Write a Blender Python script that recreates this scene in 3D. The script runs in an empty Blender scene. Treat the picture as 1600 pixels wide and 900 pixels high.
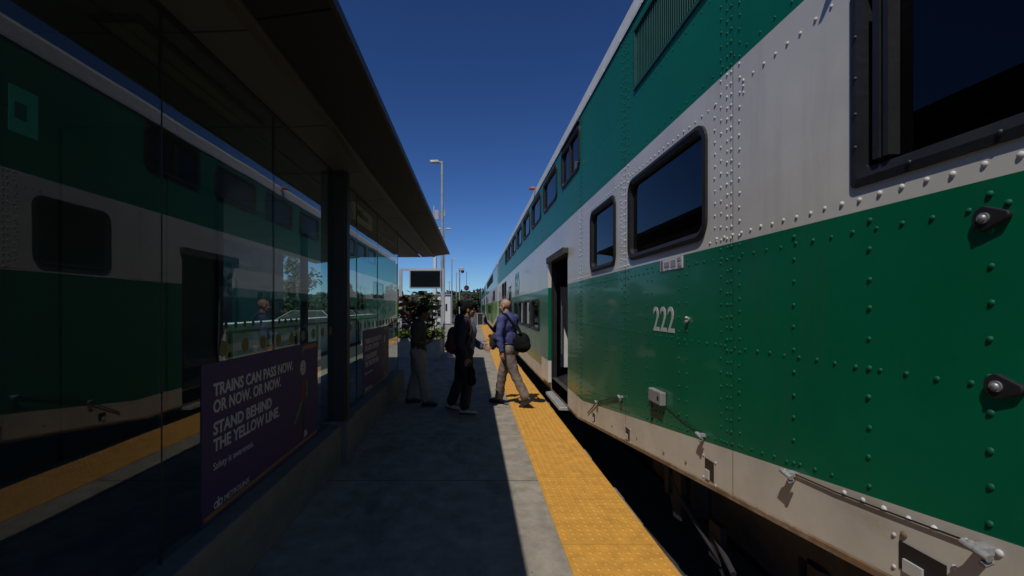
import bpy, bmesh, math, random
from mathutils import Vector, Matrix, noise
random.seed(7)
R = math.radians
SC = bpy.context.scene
COL = SC.collection

# ------------------------------------------------------------------ camera, sky, sun, exposure
H = 1.62                                    # eye height above the platform
F = 711.0                                   # focal length in pixels of the 1600-wide photograph
cam = bpy.data.cameras.new('camera')
cam.lens = 16.0; cam.sensor_width = 36.0
cam.shift_x = 60 / 1600; cam.shift_y = 30 / 1600
cam.clip_start = 0.05; cam.clip_end = 6000
camo = bpy.data.objects.new('camera', cam); COL.objects.link(camo)
camo.location = (0, 0, H); camo.rotation_euler = (R(90), 0, 0)
SC.camera = camo
SUN = Vector((0.32, 0.55, -1.0)).normalized()      # the way the light travels
elev = math.asin(-SUN.z); az = math.atan2(-SUN.x, -SUN.y)
w = bpy.data.worlds.new('World'); SC.world = w; w.use_nodes = True
wn = w.node_tree.nodes; wl = w.node_tree.links
sky = wn.new('ShaderNodeTexSky'); sky.sky_type = 'NISHITA'; sky.sun_disc = False
sky.sun_elevation = elev; sky.sun_rotation = az
sky.altitude = 1500; sky.air_density = 1.0; sky.dust_density = 0.3; sky.ozone_density = 3.0
bg = wn['Background']; bg.inputs['Strength'].default_value = 0.05
def mul(col):
    q = wn.new('ShaderNodeMix'); q.data_type = 'RGBA'; q.blend_type = 'MULTIPLY'; q.inputs['Factor'].default_value = 1.0
    q.inputs['B'].default_value = (*col, 1); return q
m0 = mul((0.0366, 0.0366, 0.0366)); gm = wn.new('ShaderNodeGamma'); gm.inputs['Gamma'].default_value = 1.4; m1 = mul((63, 83, 110))
wl.new(sky.outputs['Color'], m0.inputs['A']); wl.new(m0.outputs['Result'], gm.inputs['Color'])
wl.new(gm.outputs['Color'], m1.inputs['A']); wl.new(m1.outputs['Result'], bg.inputs['Color'])
sl = bpy.data.lights.new('sun', 'SUN'); sl.energy = 4.2; sl.angle = R(0.5); sl.color = (1.0, 0.955, 0.88)
so = bpy.data.objects.new('sun', sl); COL.objects.link(so)
so.rotation_euler = SUN.to_track_quat('-Z', 'Y').to_euler()
vs = SC.view_settings
vs.view_transform = 'Standard'; vs.look = 'None'; vs.gamma = 1; vs.use_curve_mapping = False
vs.exposure = -0.45
SC.cycles.use_denoising = True
SC.cycles.max_bounces = 8; SC.cycles.transparent_max_bounces = 16
SC.cycles.caustics_reflective = False; SC.cycles.caustics_refractive = False
SC.cycles.sample_clamp_indirect = 4.0

# ------------------------------------------------------------------ materials
MATS = {}
def mat(name, col, rough=0.6, metal=0.0, var=0.12, scale=6.0, bump=0.0, bscale=40.0, coat=0.0, emit=None, stain=None, spec=0.5, ywave=None):
    if name in MATS: return MATS[name]
    m = bpy.data.materials.new(name); m.use_nodes = True
    n = m.node_tree.nodes; l = m.node_tree.links; p = n['Principled BSDF']
    p.inputs['Roughness'].default_value = rough; p.inputs['Metallic'].default_value = metal
    p.inputs['Coat Weight'].default_value = coat; p.inputs['Coat Roughness'].default_value = 0.06
    p.inputs['Specular IOR Level'].default_value = spec
    tc = n.new('ShaderNodeTexCoord')
    nz = n.new('ShaderNodeTexNoise'); nz.inputs['Scale'].default_value = scale; nz.inputs['Detail'].default_value = 6; nz.inputs['Roughness'].default_value = 0.65
    l.new(tc.outputs['Object'], nz.inputs['Vector'])
    mx = n.new('ShaderNodeMix'); mx.data_type = 'RGBA'
    c = Vector(col[:3])
    mx.inputs['A'].default_value = (*(c * (1 - var)), 1); mx.inputs['B'].default_value = (*(c * (1 + var)), 1)
    rp = n.new('ShaderNodeMapRange'); rp.inputs['From Min'].default_value = 0.3; rp.inputs['From Max'].default_value = 0.7
    l.new(nz.outputs['Fac'], rp.inputs['Value']); l.new(rp.outputs['Result'], mx.inputs['Factor'])
    out = mx.outputs['Result']
    if stain:                                   # (colour, scale vector, threshold, amount): blotches with a shape of their own
        sc, sv, th, am = stain
        mp = n.new('ShaderNodeMapping'); mp.inputs['Scale'].default_value = sv
        l.new(tc.outputs['Object'], mp.inputs['Vector'])
        n2 = n.new('ShaderNodeTexNoise'); n2.inputs['Scale'].default_value = 1.0; n2.inputs['Detail'].default_value = 8; n2.inputs['Roughness'].default_value = 0.7
        l.new(mp.outputs['Vector'], n2.inputs['Vector'])
        r2 = n.new('ShaderNodeMapRange'); r2.inputs['From Min'].default_value = th; r2.inputs['From Max'].default_value = th + 0.16
        r2.inputs['To Max'].default_value = am
        l.new(n2.outputs['Fac'], r2.inputs['Value'])
        m2 = n.new('ShaderNodeMix'); m2.data_type = 'RGBA'; m2.inputs['B'].default_value = (*sc, 1)
        l.new(r2.outputs['Result'], m2.inputs['Factor']); l.new(out, m2.inputs['A']); out = m2.outputs['Result']
    l.new(out, p.inputs['Base Color'])
    rr = n.new('ShaderNodeMapRange'); rr.inputs['To Min'].default_value = max(rough - 0.07, 0.02); rr.inputs['To Max'].default_value = min(rough + 0.1, 1)
    l.new(nz.outputs['Fac'], rr.inputs['Value']); l.new(rr.outputs['Result'], p.inputs['Roughness'])
    if bump:
        nb = n.new('ShaderNodeTexNoise'); nb.inputs['Scale'].default_value = bscale; nb.inputs['Detail'].default_value = 4
        l.new(tc.outputs['Object'], nb.inputs['Vector'])
        b = n.new('ShaderNodeBump'); b.inputs['Strength'].default_value = bump; b.inputs['Distance'].default_value = 0.02
        l.new(nb.outputs['Fac'], b.inputs['Height']); l.new(b.outputs['Normal'], p.inputs['Normal'])
    if emit:
        p.inputs['Emission Color'].default_value = (*emit[:3], 1); p.inputs['Emission Strength'].default_value = emit[3]
    MATS[name] = m
    return m

def glass(name, tint, refl=1.0, rough=0.0, ior=1.5):
    m = bpy.data.materials.new(name); m.use_nodes = True
    n = m.node_tree.nodes; l = m.node_tree.links
    for x in list(n): n.remove(x)
    o = n.new('ShaderNodeOutputMaterial'); tr = n.new('ShaderNodeBsdfTransparent'); gl = n.new('ShaderNodeBsdfGlossy')
    tr.inputs['Color'].default_value = (*tint, 1); gl.inputs['Roughness'].default_value = rough
    fr = n.new('ShaderNodeFresnel'); fr.inputs['IOR'].default_value = ior
    # a pane has two faces: seen from inside the glass the fresnel node must not see total reflection
    geo = n.new('ShaderNodeNewGeometry'); nm = n.new('ShaderNodeMix'); nm.data_type = 'VECTOR'
    mu = n.new('ShaderNodeMath'); mu.operation = 'MULTIPLY'; mu.inputs[1].default_value = refl; mu.use_clamp = True
    back = n.new('ShaderNodeMath'); back.operation = 'SUBTRACT'; back.inputs[0].default_value = 1.0
    l.new(geo.outputs['Backfacing'], back.inputs[1])
    m3 = n.new('ShaderNodeMath'); m3.operation = 'MULTIPLY'
    n.remove(nm)
    tcg = n.new('ShaderNodeTexCoord'); nw = n.new('ShaderNodeTexNoise'); nw.inputs['Scale'].default_value = 1.3; nw.inputs['Detail'].default_value = 1.0
    bw = n.new('ShaderNodeBump'); bw.inputs['Strength'].default_value = 0.05; bw.inputs['Distance'].default_value = 0.02
    l.new(tcg.outputs['Object'], nw.inputs['Vector']); l.new(nw.outputs['Fac'], bw.inputs['Height']); l.new(bw.outputs['Normal'], gl.inputs['Normal'])
    mixs = n.new('ShaderNodeMixShader')
    l.new(fr.outputs['Fac'], mu.inputs[0]); l.new(mu.outputs[0], m3.inputs[0]); l.new(back.outputs[0], m3.inputs[1])
    l.new(m3.outputs[0], mixs.inputs['Fac']); l.new(tr.outputs[0], mixs.inputs[1]); l.new(gl.outputs[0], mixs.inputs[2])
    l.new(mixs.outputs[0], o.inputs['Surface'])
    MATS[name] = m
    return m

# ------------------------------------------------------------------ mesh helpers
class MB:
    def __init__(s): s.v = []; s.f = []; s.m = []; s.sm = []
    def face(s, pts, mi=0, smooth=False):
        b = len(s.v); s.v += [tuple(p) for p in pts]; s.f.append(tuple(range(b, b + len(pts)))); s.m.append(mi); s.sm.append(smooth)
    def raw(s, vs_, fs, mi=0, smooth=False):
        b = len(s.v); s.v += [tuple(p) for p in vs_]
        for f in fs: s.f.append(tuple(i + b for i in f)); s.m.append(mi); s.sm.append(smooth)
    def box(s, x0, x1, y0, y1, z0, z1, mi=0):
        p = [(x0,y0,z0),(x1,y0,z0),(x1,y1,z0),(x0,y1,z0),(x0,y0,z1),(x1,y0,z1),(x1,y1,z1),(x0,y1,z1)]
        s.raw(p, [(3,2,1,0),(4,5,6,7),(0,1,5,4),(1,2,6,5),(2,3,7,6),(3,0,4,7)], mi)
    def obox(s, c, ax, ay, az, hx, hy, hz, mi=0):
        c = Vector(c); p = []
        for k in (-1, 1):
            for i, j in ((-1,-1),(1,-1),(1,1),(-1,1)): p.append(c + ax*hx*i + ay*hy*j + az*hz*k)
        s.raw(p, [(3,2,1,0),(4,5,6,7),(0,1,5,4),(1,2,6,5),(2,3,7,6),(3,0,4,7)], mi)
    def tube(s, pts, rad, seg=10, mi=0, cap=True, smooth=True):
        pts = [Vector(p) for p in pts]; n = len(pts)
        rads = rad if isinstance(rad, (list, tuple)) else [rad] * n
        vs_, fs = [], []; up = None
        for i, p in enumerate(pts):
            t = (pts[min(i+1, n-1)] - pts[max(i-1, 0)]).normalized()
            if up is None: up = Vector((0,0,1)) if abs(t.z) < 0.9 else Vector((1,0,0))
            u = t.cross(up)
            if u.length < 1e-4: u = t.cross(Vector((0,1,0)))
            u.normalize(); vv = u.cross(t).normalized(); up = vv
            for k in range(seg):
                a = 2*math.pi*k/seg
                vs_.append(p + u*math.cos(a)*rads[i] + vv*math.sin(a)*rads[i])
        for i in range(n-1):
            for k in range(seg):
                k2 = (k+1) % seg
                fs.append((i*seg+k, i*seg+k2, (i+1)*seg+k2, (i+1)*seg+k))
        s.raw(vs_, fs, mi, smooth)
        if cap:
            s.face(vs_[:seg][::-1], mi); s.face(vs_[-seg:], mi)
    def cyl(s, a, b, r, seg=16, mi=0): s.tube([a, b], r, seg, mi)
    def prism(s, poly, d, mi=0):                 # poly: list of 3D points in one plane, d: vector of extrusion
        d = Vector(d); p = [Vector(q) for q in poly]; n = len(p)
        s.face(p[::-1], mi); s.face([q + d for q in p], mi)
        for i in range(n):
            j = (i+1) % n; s.face([p[i], p[j], p[j]+d, p[i]+d], mi)
    def ell(s, c, r, rot=None, seg=12, rings=8, mi=0):
        c = Vector(c); vs_, fs = [], []
        rx, ry, rz = r if isinstance(r, (tuple, list)) else (r, r, r)
        for i in range(rings+1):
            th = math.pi*i/rings
            for k in range(seg):
                a = 2*math.pi*k/seg
                q = Vector((rx*math.sin(th)*math.cos(a), ry*math.sin(th)*math.sin(a), rz*math.cos(th)))
                if rot: q = rot @ q
                vs_.append(c + q)
        for i in range(rings):
            for k in range(seg):
                k2 = (k+1) % seg
                fs.append((i*seg+k, (i+1)*seg+k, (i+1)*seg+k2, i*seg+k2))
        s.raw(vs_, fs, mi, True)
    def dome(s, c, nrm, r, hgt, mi=0, seg=8):
        c = Vector(c); nrm = Vector(nrm); u = nrm.orthogonal().normalized(); v = nrm.cross(u)
        vs_, fs = [], []
        for q, hh in ((1.0, 0.0), (0.86, 0.55), (0.5, 0.88)):
            for k in range(seg):
                a = 2*math.pi*k/seg; vs_.append(c + (u*math.cos(a)+v*math.sin(a))*r*q + nrm*hgt*hh)
        vs_.append(c + nrm*hgt)
        for i in range(2):
            for k in range(seg):
                k2 = (k+1) % seg; fs.append((i*seg+k, i*seg+k2, (i+1)*seg+k2, (i+1)*seg+k))
        for k in range(seg): fs.append((2*seg+k, 2*seg+(k+1) % seg, 3*seg))
        s.raw(vs_, fs, mi, True)
    def build(s, name, mats, parent=None, bevel=0, weld=False, off=None):
        me = bpy.data.meshes.new(name)
        o3 = Vector((0,0,0))
        if off is not None: o3 = Vector(off)
        elif parent is not None: o3 = world_loc(parent)
        me.from_pydata([tuple(Vector(v) - o3) for v in s.v], [], s.f)
        if not isinstance(mats, (list, tuple)): mats = [mats]
        for m in mats: me.materials.append(m)
        for p, mi, sm in zip(me.polygons, s.m, s.sm): p.material_index = mi; p.use_smooth = sm
        me.update()
        if weld or bevel:
            bm = bmesh.new(); bm.from_mesh(me); bmesh.ops.remove_doubles(bm, verts=bm.verts, dist=1e-5); bm.to_mesh(me); bm.free()
        o = bpy.data.objects.new(name, me); COL.objects.link(o)
        if parent is not None: o.parent = parent
        elif off is not None: o.location = o3
        if bevel:
            b = o.modifiers.new('bevel', 'BEVEL'); b.width = bevel; b.segments = 2; b.limit_method = 'ANGLE'
        return o

def world_loc(o):
    v = Vector(o.location)
    while o.parent is not None: o = o.parent; v += Vector(o.location)
    return v
def tag(o, label=None, cat=None, group=None, kind=None):
    if label: o['label'] = label
    if cat: o['category'] = cat
    if group: o['group'] = group
    if kind: o['kind'] = kind
    return o
def empty(name, loc, label, cat, group=None):
    o = bpy.data.objects.new(name, None); COL.objects.link(o); o.location = loc; o.empty_display_size = 0.2
    return tag(o, label, cat, group)
def copy_tree(o, parent=None):
    c = o.copy(); COL.objects.link(c); c.parent = parent
    for ch in [q for q in bpy.data.objects if q.parent == o]: copy_tree(ch, c)
    return c
def at(x, y, Y): return ((x-740)*Y/F, Y, H + (480-y)*Y/F)

def text_mb(mb, body, origin, rx, ry, nz, width=None, cap=None, depth=0.002, bold=0.0, mi=0, align='LEFT'):
    cu = bpy.data.curves.new('lettering', 'FONT'); cu.body = body; cu.size = 1.0; cu.offset = bold; cu.extrude = 0.0; cu.align_x = align
    cu.resolution_u = 3
    o = bpy.data.objects.new('lettering', cu); COL.objects.link(o)
    dg = bpy.context.evaluated_depsgraph_get(); dg.update()
    me = bpy.data.meshes.new_from_object(o.evaluated_get(dg))
    xs = [v.co.x for v in me.vertices]; ys = [v.co.y for v in me.vertices]
    sy = cap / 0.70 if cap else 1.0                      # cap height of the built-in font is about 0.7 em
    sx = width / (max(xs) - min(xs)) if width else sy
    x0 = min(xs) if align == 'LEFT' else (min(xs)+max(xs))/2
    O = Vector(origin); rx = Vector(rx); ry = Vector(ry); nz = Vector(nz)
    base = len(mb.v)
    P = [O + rx*(v.co.x-x0)*sx + ry*v.co.y*sy + nz*depth for v in me.vertices]
    mb.raw(P, [tuple(p.vertices) for p in me.polygons], mi)
    # side walls so that the letters have thickness
    cnt = {}
    for p in me.polygons:
        vv = list(p.vertices)
        for a, b in zip(vv, vv[1:] + vv[:1]): cnt[(a, b)] = 1
    for (a, b) in cnt:
        if (b, a) not in cnt: mb.face([P[b], P[a], P[a]-nz*depth, P[b]-nz*depth], mi)
    bpy.data.objects.remove(o); bpy.data.curves.remove(cu); bpy.data.meshes.remove(me)

def rrect(y0, y1, z0, z1, r, n=6):
    pts = []
    for cy, cz, a0 in ((y1-r, z1-r, 0), (y0+r, z1-r, 90), (y0+r, z0+r, 180), (y1-r, z0+r, 270)):
        for k in range(n+1):
            a = R(a0 + 90*k/n); pts.append((cy + r*math.cos(a), cz + r*math.sin(a)))
    return pts

# ------------------------------------------------------------------ palette
M_conc = None
def concrete_mat():
    m = mat('platform_concrete', (0.29, 0.252, 0.205), 0.85, var=0.28, scale=5.0, bump=0.35, bscale=120, stain=((0.10,0.095,0.085), (1.6,0.7,1), 0.50, 0.75))
    n = m.node_tree.nodes; l = m.node_tree.links; p = n['Principled BSDF']
    src = p.inputs['Base Color'].links[0].from_socket
    tc = n.new('ShaderNodeTexCoord'); sp = n.new('ShaderNodeSeparateXYZ'); l.new(tc.outputs['Object'], sp.inputs[0])
    prev = None
    for ax, period, offs, wid in (('Y', 1.55, 0.4, 0.012), ('X', 40.0, 19.62, 0.010)):      # sawn joints
        a = n.new('ShaderNodeMath'); a.operation = 'ADD'; a.inputs[1].default_value = offs + 400*period; l.new(sp.outputs[ax], a.inputs[0])
        mo = n.new('ShaderNodeMath'); mo.operation = 'MODULO'; mo.inputs[1].default_value = period; l.new(a.outputs[0], mo.inputs[0])
        lt = n.new('ShaderNodeMath'); lt.operation = 'LESS_THAN'; lt.inputs[1].default_value = wid; l.new(mo.outputs[0], lt.inputs[0])
        if prev is None: prev = lt
        else:
            mm = n.new('ShaderNodeMath'); mm.operation = 'MAXIMUM'; l.new(prev.outputs[0], mm.inputs[0]); l.new(lt.outputs[0], mm.inputs[1]); prev = mm
    vo = n.new('ShaderNodeTexVoronoi'); vo.inputs['Scale'].default_value = 2.1; l.new(tc.outputs['Object'], vo.inputs['Vector'])
    lt = n.new('ShaderNodeMath'); lt.operation = 'LESS_THAN'; lt.inputs[1].default_value = 0.036; l.new(vo.outputs['Distance'], lt.inputs[0])
    hf = n.new('ShaderNodeMath'); hf.operation = 'MULTIPLY'; hf.inputs[1].default_value = 0.55; l.new(lt.outputs[0], hf.inputs[0])
    mm = n.new('ShaderNodeMath'); mm.operation = 'MAXIMUM'; l.new(prev.outputs[0], mm.inputs[0]); l.new(hf.outputs[0], mm.inputs[1]); prev = mm
    mx = n.new('ShaderNodeMix'); mx.data_type = 'RGBA'; mx.inputs['B'].default_value = (0.06, 0.06, 0.06, 1)
    l.new(prev.outputs[0], mx.inputs['Factor']); l.new(src, mx.inputs['A']); l.new(mx.outputs['Result'], p.inputs['Base Color'])
    return m
M_conc = concrete_mat()
M_kerb = mat('kerb_concrete', (0.17, 0.158, 0.138), 0.9, var=0.2, scale=5, bump=0.4, bscale=60, stain=((0.1,0.1,0.09), (0.8,0.8,3), 0.55, 0.7))
M_yel = mat('tactile_yellow', (0.57, 0.285, 0.045), 0.65, var=0.18, scale=9, bump=0.1, bscale=150, stain=((0.22,0.13,0.03), (2.5,1.4,2), 0.56, 0.55))
M_asph = mat('asphalt', (0.055, 0.055, 0.058), 0.9, var=0.2, scale=4, bump=0.3, bscale=100)
M_ball = mat('ballast', (0.035, 0.032, 0.03), 0.95, var=0.5, scale=30, bump=1.0, bscale=25)
M_grass = mat('verge', (0.06, 0.085, 0.03), 0.95, var=0.4, scale=2)
M_rail = mat('rail_steel', (0.12, 0.08, 0.06), 0.55, metal=0.6, var=0.3)
M_gup = mat('upper_green_paint', (0.0005, 0.145, 0.075), 0.38, var=0.10, scale=1.5, bump=0.14, bscale=2.0, coat=0.1, spec=0.25)
M_glo = mat('lower_green_paint', (0.001, 0.128, 0.056), 0.3, var=0.12, scale=1.5, bump=0.14, bscale=2.0, coat=0.3, spec=0.35, stain=((0.022,0.085,0.05), (1,4.5,0.5), 0.54, 0.5))
M_wht = mat('white_paint', (0.60, 0.572, 0.515), 0.38, var=0.10, scale=1.5, bump=0.14, bscale=2.0, coat=0.3, stain=((0.36,0.335,0.285), (1,6,0.55), 0.54, 0.28))
M_skirt = mat('dusty_skirt_paint', (0.53, 0.485, 0.40), 0.55, var=0.12, scale=3, bump=0.06, bscale=3, stain=((0.30,0.19,0.09), (0.8,1.3,4), 0.56, 0.45))
M_lip = mat('rusty_edge', (0.17, 0.10, 0.05), 0.8, var=0.3, scale=9, stain=((0.4,0.33,0.24), (3,2,6), 0.52, 0.7))
M_rv_u = mat('rivet_upper_green', (0.001,0.115,0.062), 0.55, var=0.15, spec=0.3); M_rv_l = mat('rivet_lower_green', (0.001,0.088,0.042), 0.6, var=0.15, spec=0.3); M_rv_w = mat('rivet_white', (0.56,0.56,0.54), 0.55, var=0.1, spec=0.3)
M_roofw = mat('roof_pale', (0.58, 0.58, 0.57), 0.5, var=0.1)
M_blk = mat('black_rubber', (0.012, 0.012, 0.014), 0.5, var=0.2)
M_frame = mat('window_frame_black', (0.012, 0.012, 0.013), 0.55, var=0.2, bump=0.1, bscale=30)
M_under = mat('underframe_grime', (0.045, 0.042, 0.04), 0.8, var=0.35, scale=8, bump=0.3, bscale=30)
M_int = mat('dark_interior', (0.03, 0.03, 0.033), 0.8)
M_alu = mat('aluminium', (0.5, 0.5, 0.5), 0.35, metal=0.9, var=0.1)
M_galv = mat('galvanised_steel', (0.42, 0.43, 0.44), 0.45, metal=0.4, var=0.12, scale=5)
M_lgrey = mat('lettering_grey', (0.46, 0.46, 0.45), 0.5, var=0.05)
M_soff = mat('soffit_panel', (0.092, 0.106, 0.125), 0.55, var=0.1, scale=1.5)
M_soffd = mat('outer_soffit_shaded', (0.012, 0.013, 0.014), 0.6, var=0.12)  # darker than the inner soffit: shade from its slope put into the colour
M_fasc = mat('fascia_metal', (0.05, 0.05, 0.052), 0.45, metal=0.3)
M_trim = mat('bronze_trim', (0.11, 0.095, 0.075), 0.45, metal=0.3)
M_pill = mat('pillar_dark', (0.018, 0.018, 0.02), 0.5)
M_purple = mat('poster_purple', (0.034, 0.021, 0.105), 0.55, var=0.05)
M_pwhite = mat('poster_white', (0.5, 0.5, 0.5), 0.55, var=0.03)
M_porange = mat('poster_orange', (0.28, 0.13, 0.03), 0.55, var=0.05)
M_pgreen = mat('poster_green', (0.06, 0.2, 0.1), 0.55)
M_pred = mat('poster_red', (0.12, 0.03, 0.03), 0.55)
M_dot = mat('dot_film', (0.15, 0.145, 0.03), 0.6, var=0.05)
M_lime = mat('lime_paint', (0.20, 0.42, 0.03), 0.3, var=0.08, coat=0.4)
M_dkg = mat('dark_green_paint', (0.01, 0.06, 0.04), 0.3, var=0.1, coat=0.5)
G_shel = glass('shelter_glass', (0.84, 0.91, 0.89), 1.5)
G_train = glass('tinted_window', (0.10, 0.12, 0.13), 1.0)

# ------------------------------------------------------------------ setting: ground, platform, track
XT = 1.40            # train side
m = MB(); m.box(-900, 900, -200, 2500, -1.2, -0.9); tag(m.build('ground', M_grass), kind='structure')
m = MB(); m.box(-45, -3.9, -20, 90, -0.8, -0.02); tag(m.build('parking_lot', M_asph), kind='structure')
m = MB(); m.box(1.27, 14, -20, 400, -0.85, -0.55); tag(m.build('track_bed', M_ball), kind='structure')
m = MB()
m.box(-3.9, 1.25, -8, 41.5, -0.8, 0.0)
tag(m.build('platform', M_conc), kind='structure')
m = MB(); m.box(-3.9, 1.25, 41.5, 130, -0.8, -0.25); tag(m.build('trackside_path', M_asph), kind='structure')
# rough nosing along the platform edge, broken by chips
m = MB()
y = -3.0
while y < 41.4:
    ln = random.uniform(0.12, 0.5)
    m.box(1.2515, 1.262 + random.uniform(0.0, 0.028), y, y + ln - 0.004, -0.25 + random.uniform(-.03, .03), -0.012 - random.uniform(0, 0.03)); y += ln
tag(m.build('platform_edge', M_kerb), kind='structure')
# tactile strip
m = MB()
y = -3.0
while y < 41.2:
    m.box(0.602, 1.2505, y, y + 1.214, -0.02, 0.006); y += 1.22
yy = 0.8
while yy < 17:
    if abs(((yy + 3) % 1.22)) > 0.05:
        for k in range(10):
            m.dome((0.645 + k*0.0625, yy, 0.006), (0,0,1), 0.0145, 0.006, seg=8)
    yy += 0.0625
tag(m.build('tactile_strip', M_yel), kind='structure')

for i, x in enumerate((2.18, 3.62)):
    m = MB(); m.box(x-0.035, x+0.035, -20, 380, -0.25, -0.2); m.box(x-0.008, x+0.008, -20, 380, -0.34, -0.25); m.box(x-0.07, x+0.07, -20, 380, -0.37, -0.34)
    tag(m.build('rail', M_rail), ['steel rail nearer the platform under the train', 'steel rail on the far side under the train'][i], 'rail', 'rails under the train')

# ------------------------------------------------------------------ the train
def side_grid(mb, X, y0, y1, zlow, zhigh, holes, extra_y=(), extra_z=(), mi=0):
    ys = {y0, y1}; zs = set(extra_z); 
    ztop = zhigh
    for (a, b, c, d) in holes:
        for q in (a, b):
            if y0 < q < y1: ys.add(q)
        zs.add(c); zs.add(d)
    for q in extra_y:
        if y0 < q < y1: ys.add(q)
    ys = sorted(ys)
    for ya, yb in zip(ys, ys[1:]):
        la, lb = zlow(ya), zlow(yb)
        zz = sorted(z for z in zs if max(la, lb) + 1e-4 < z < zhigh - 1e-4)
        rows = [None] + zz + [zhigh]
        for i in range(len(rows)-1):
            lo = (la, lb) if rows[i] is None else (rows[i], rows[i]); hi = rows[i+1]
            cy = (ya+yb)/2; cz = (sum(lo)/2+hi)/2
            if any(a-1e-5 <= cy <= b+1e-5 and c-1e-5 <= cz <= d+1e-5 for (a, b, c, d) in holes): continue
            mb.face([(X, yb, lo[1]), (X, ya, lo[0]), (X, ya, hi), (X, yb, hi)], mi)

def window(parent, X, y0, y1, z0, z1, r=0.12, fw=0.055, proud=0.022, slide=False, name='window', square=False, rich=True):
    n = 6
    if square: r = 0.02
    outer = rrect(y0, y1, z0, z1, r, n); inner = rrect(y0+fw, y1-fw, z0+fw, z1-fw, max(r-fw, 0.015), n)
    mid = rrect(y0+fw*0.45, y1-fw*0.45, z0+fw*0.45, z1-fw*0.45, max(r-fw*0.45, 0.015), n)
    m = MB(); N = len(outer)
    loops = [[(X+0.002, a, b) for a, b in outer], [(X-proud*0.7, a, b) for a, b in outer], [(X-proud, a, b) for a, b in mid], [(X-proud*0.35, a, b) for a, b in inner], [(X+0.05, a, b) for a, b in inner]]
    for L0, L1 in zip(loops, loops[1:]):
        for k in range(N):
            k2 = (k+1) % N; m.face([L0[k], L0[k2], L1[k2], L1[k]])
    f = m.build(name, M_frame, parent)
    g = MB(); g.prism([(X+0.022, a, b) for a, b in rrect(y0+fw-.004, y1-fw+.004, z0+fw-.004, z1-fw+.004, max(r-fw, .015), n)], (0.006, 0, 0))
    g.build('pane', G_train, f)
    if slide:
        s = MB(); yc = y0 + (y1-y0)*0.52
        s.box(X-0.004, X+0.02, yc-0.03, yc+0.03, z0+fw, z1-fw); s.box(X-0.035, X-0.005, y0+0.02, y1-0.02, z1+0.02, z1+0.045)
        s.build('slider_bar', M_frame, f)
    return f

def rivet_line(mb, y0, z0, y1, z1, step, r=0.0095, X=XT, mi=0, skip=None):
    L = math.hypot(y1-y0, z1-z0); n = max(1, int(round(L/step)))
    for i in range(n+1):
        t = i/n; yy, zz = y0+(y1-y0)*t, z0+(z1-z0)*t
        if skip and skip(yy, zz): continue
        rr = r*random.uniform(0.80, 1.0)
        mb.dome((X - 0.0003, yy + random.uniform(-.003, .003), zz + random.uniform(-.003, .003)), (-1, 0, 0), rr, rr*random.uniform(0.55, 0.72), 1)

ZG, ZW, ZR = 1.968, 2.92, 4.13
YC = 12.45
def prof(Y):
    u = min(Y+0.0, 2*YC - Y); return u
def zgreen(Y): return max(0.42, 1.155 - 0.126*prof(Y))
def zskirt(Y): return max(0.13, 0.88 - 0.123*prof(Y))

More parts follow.
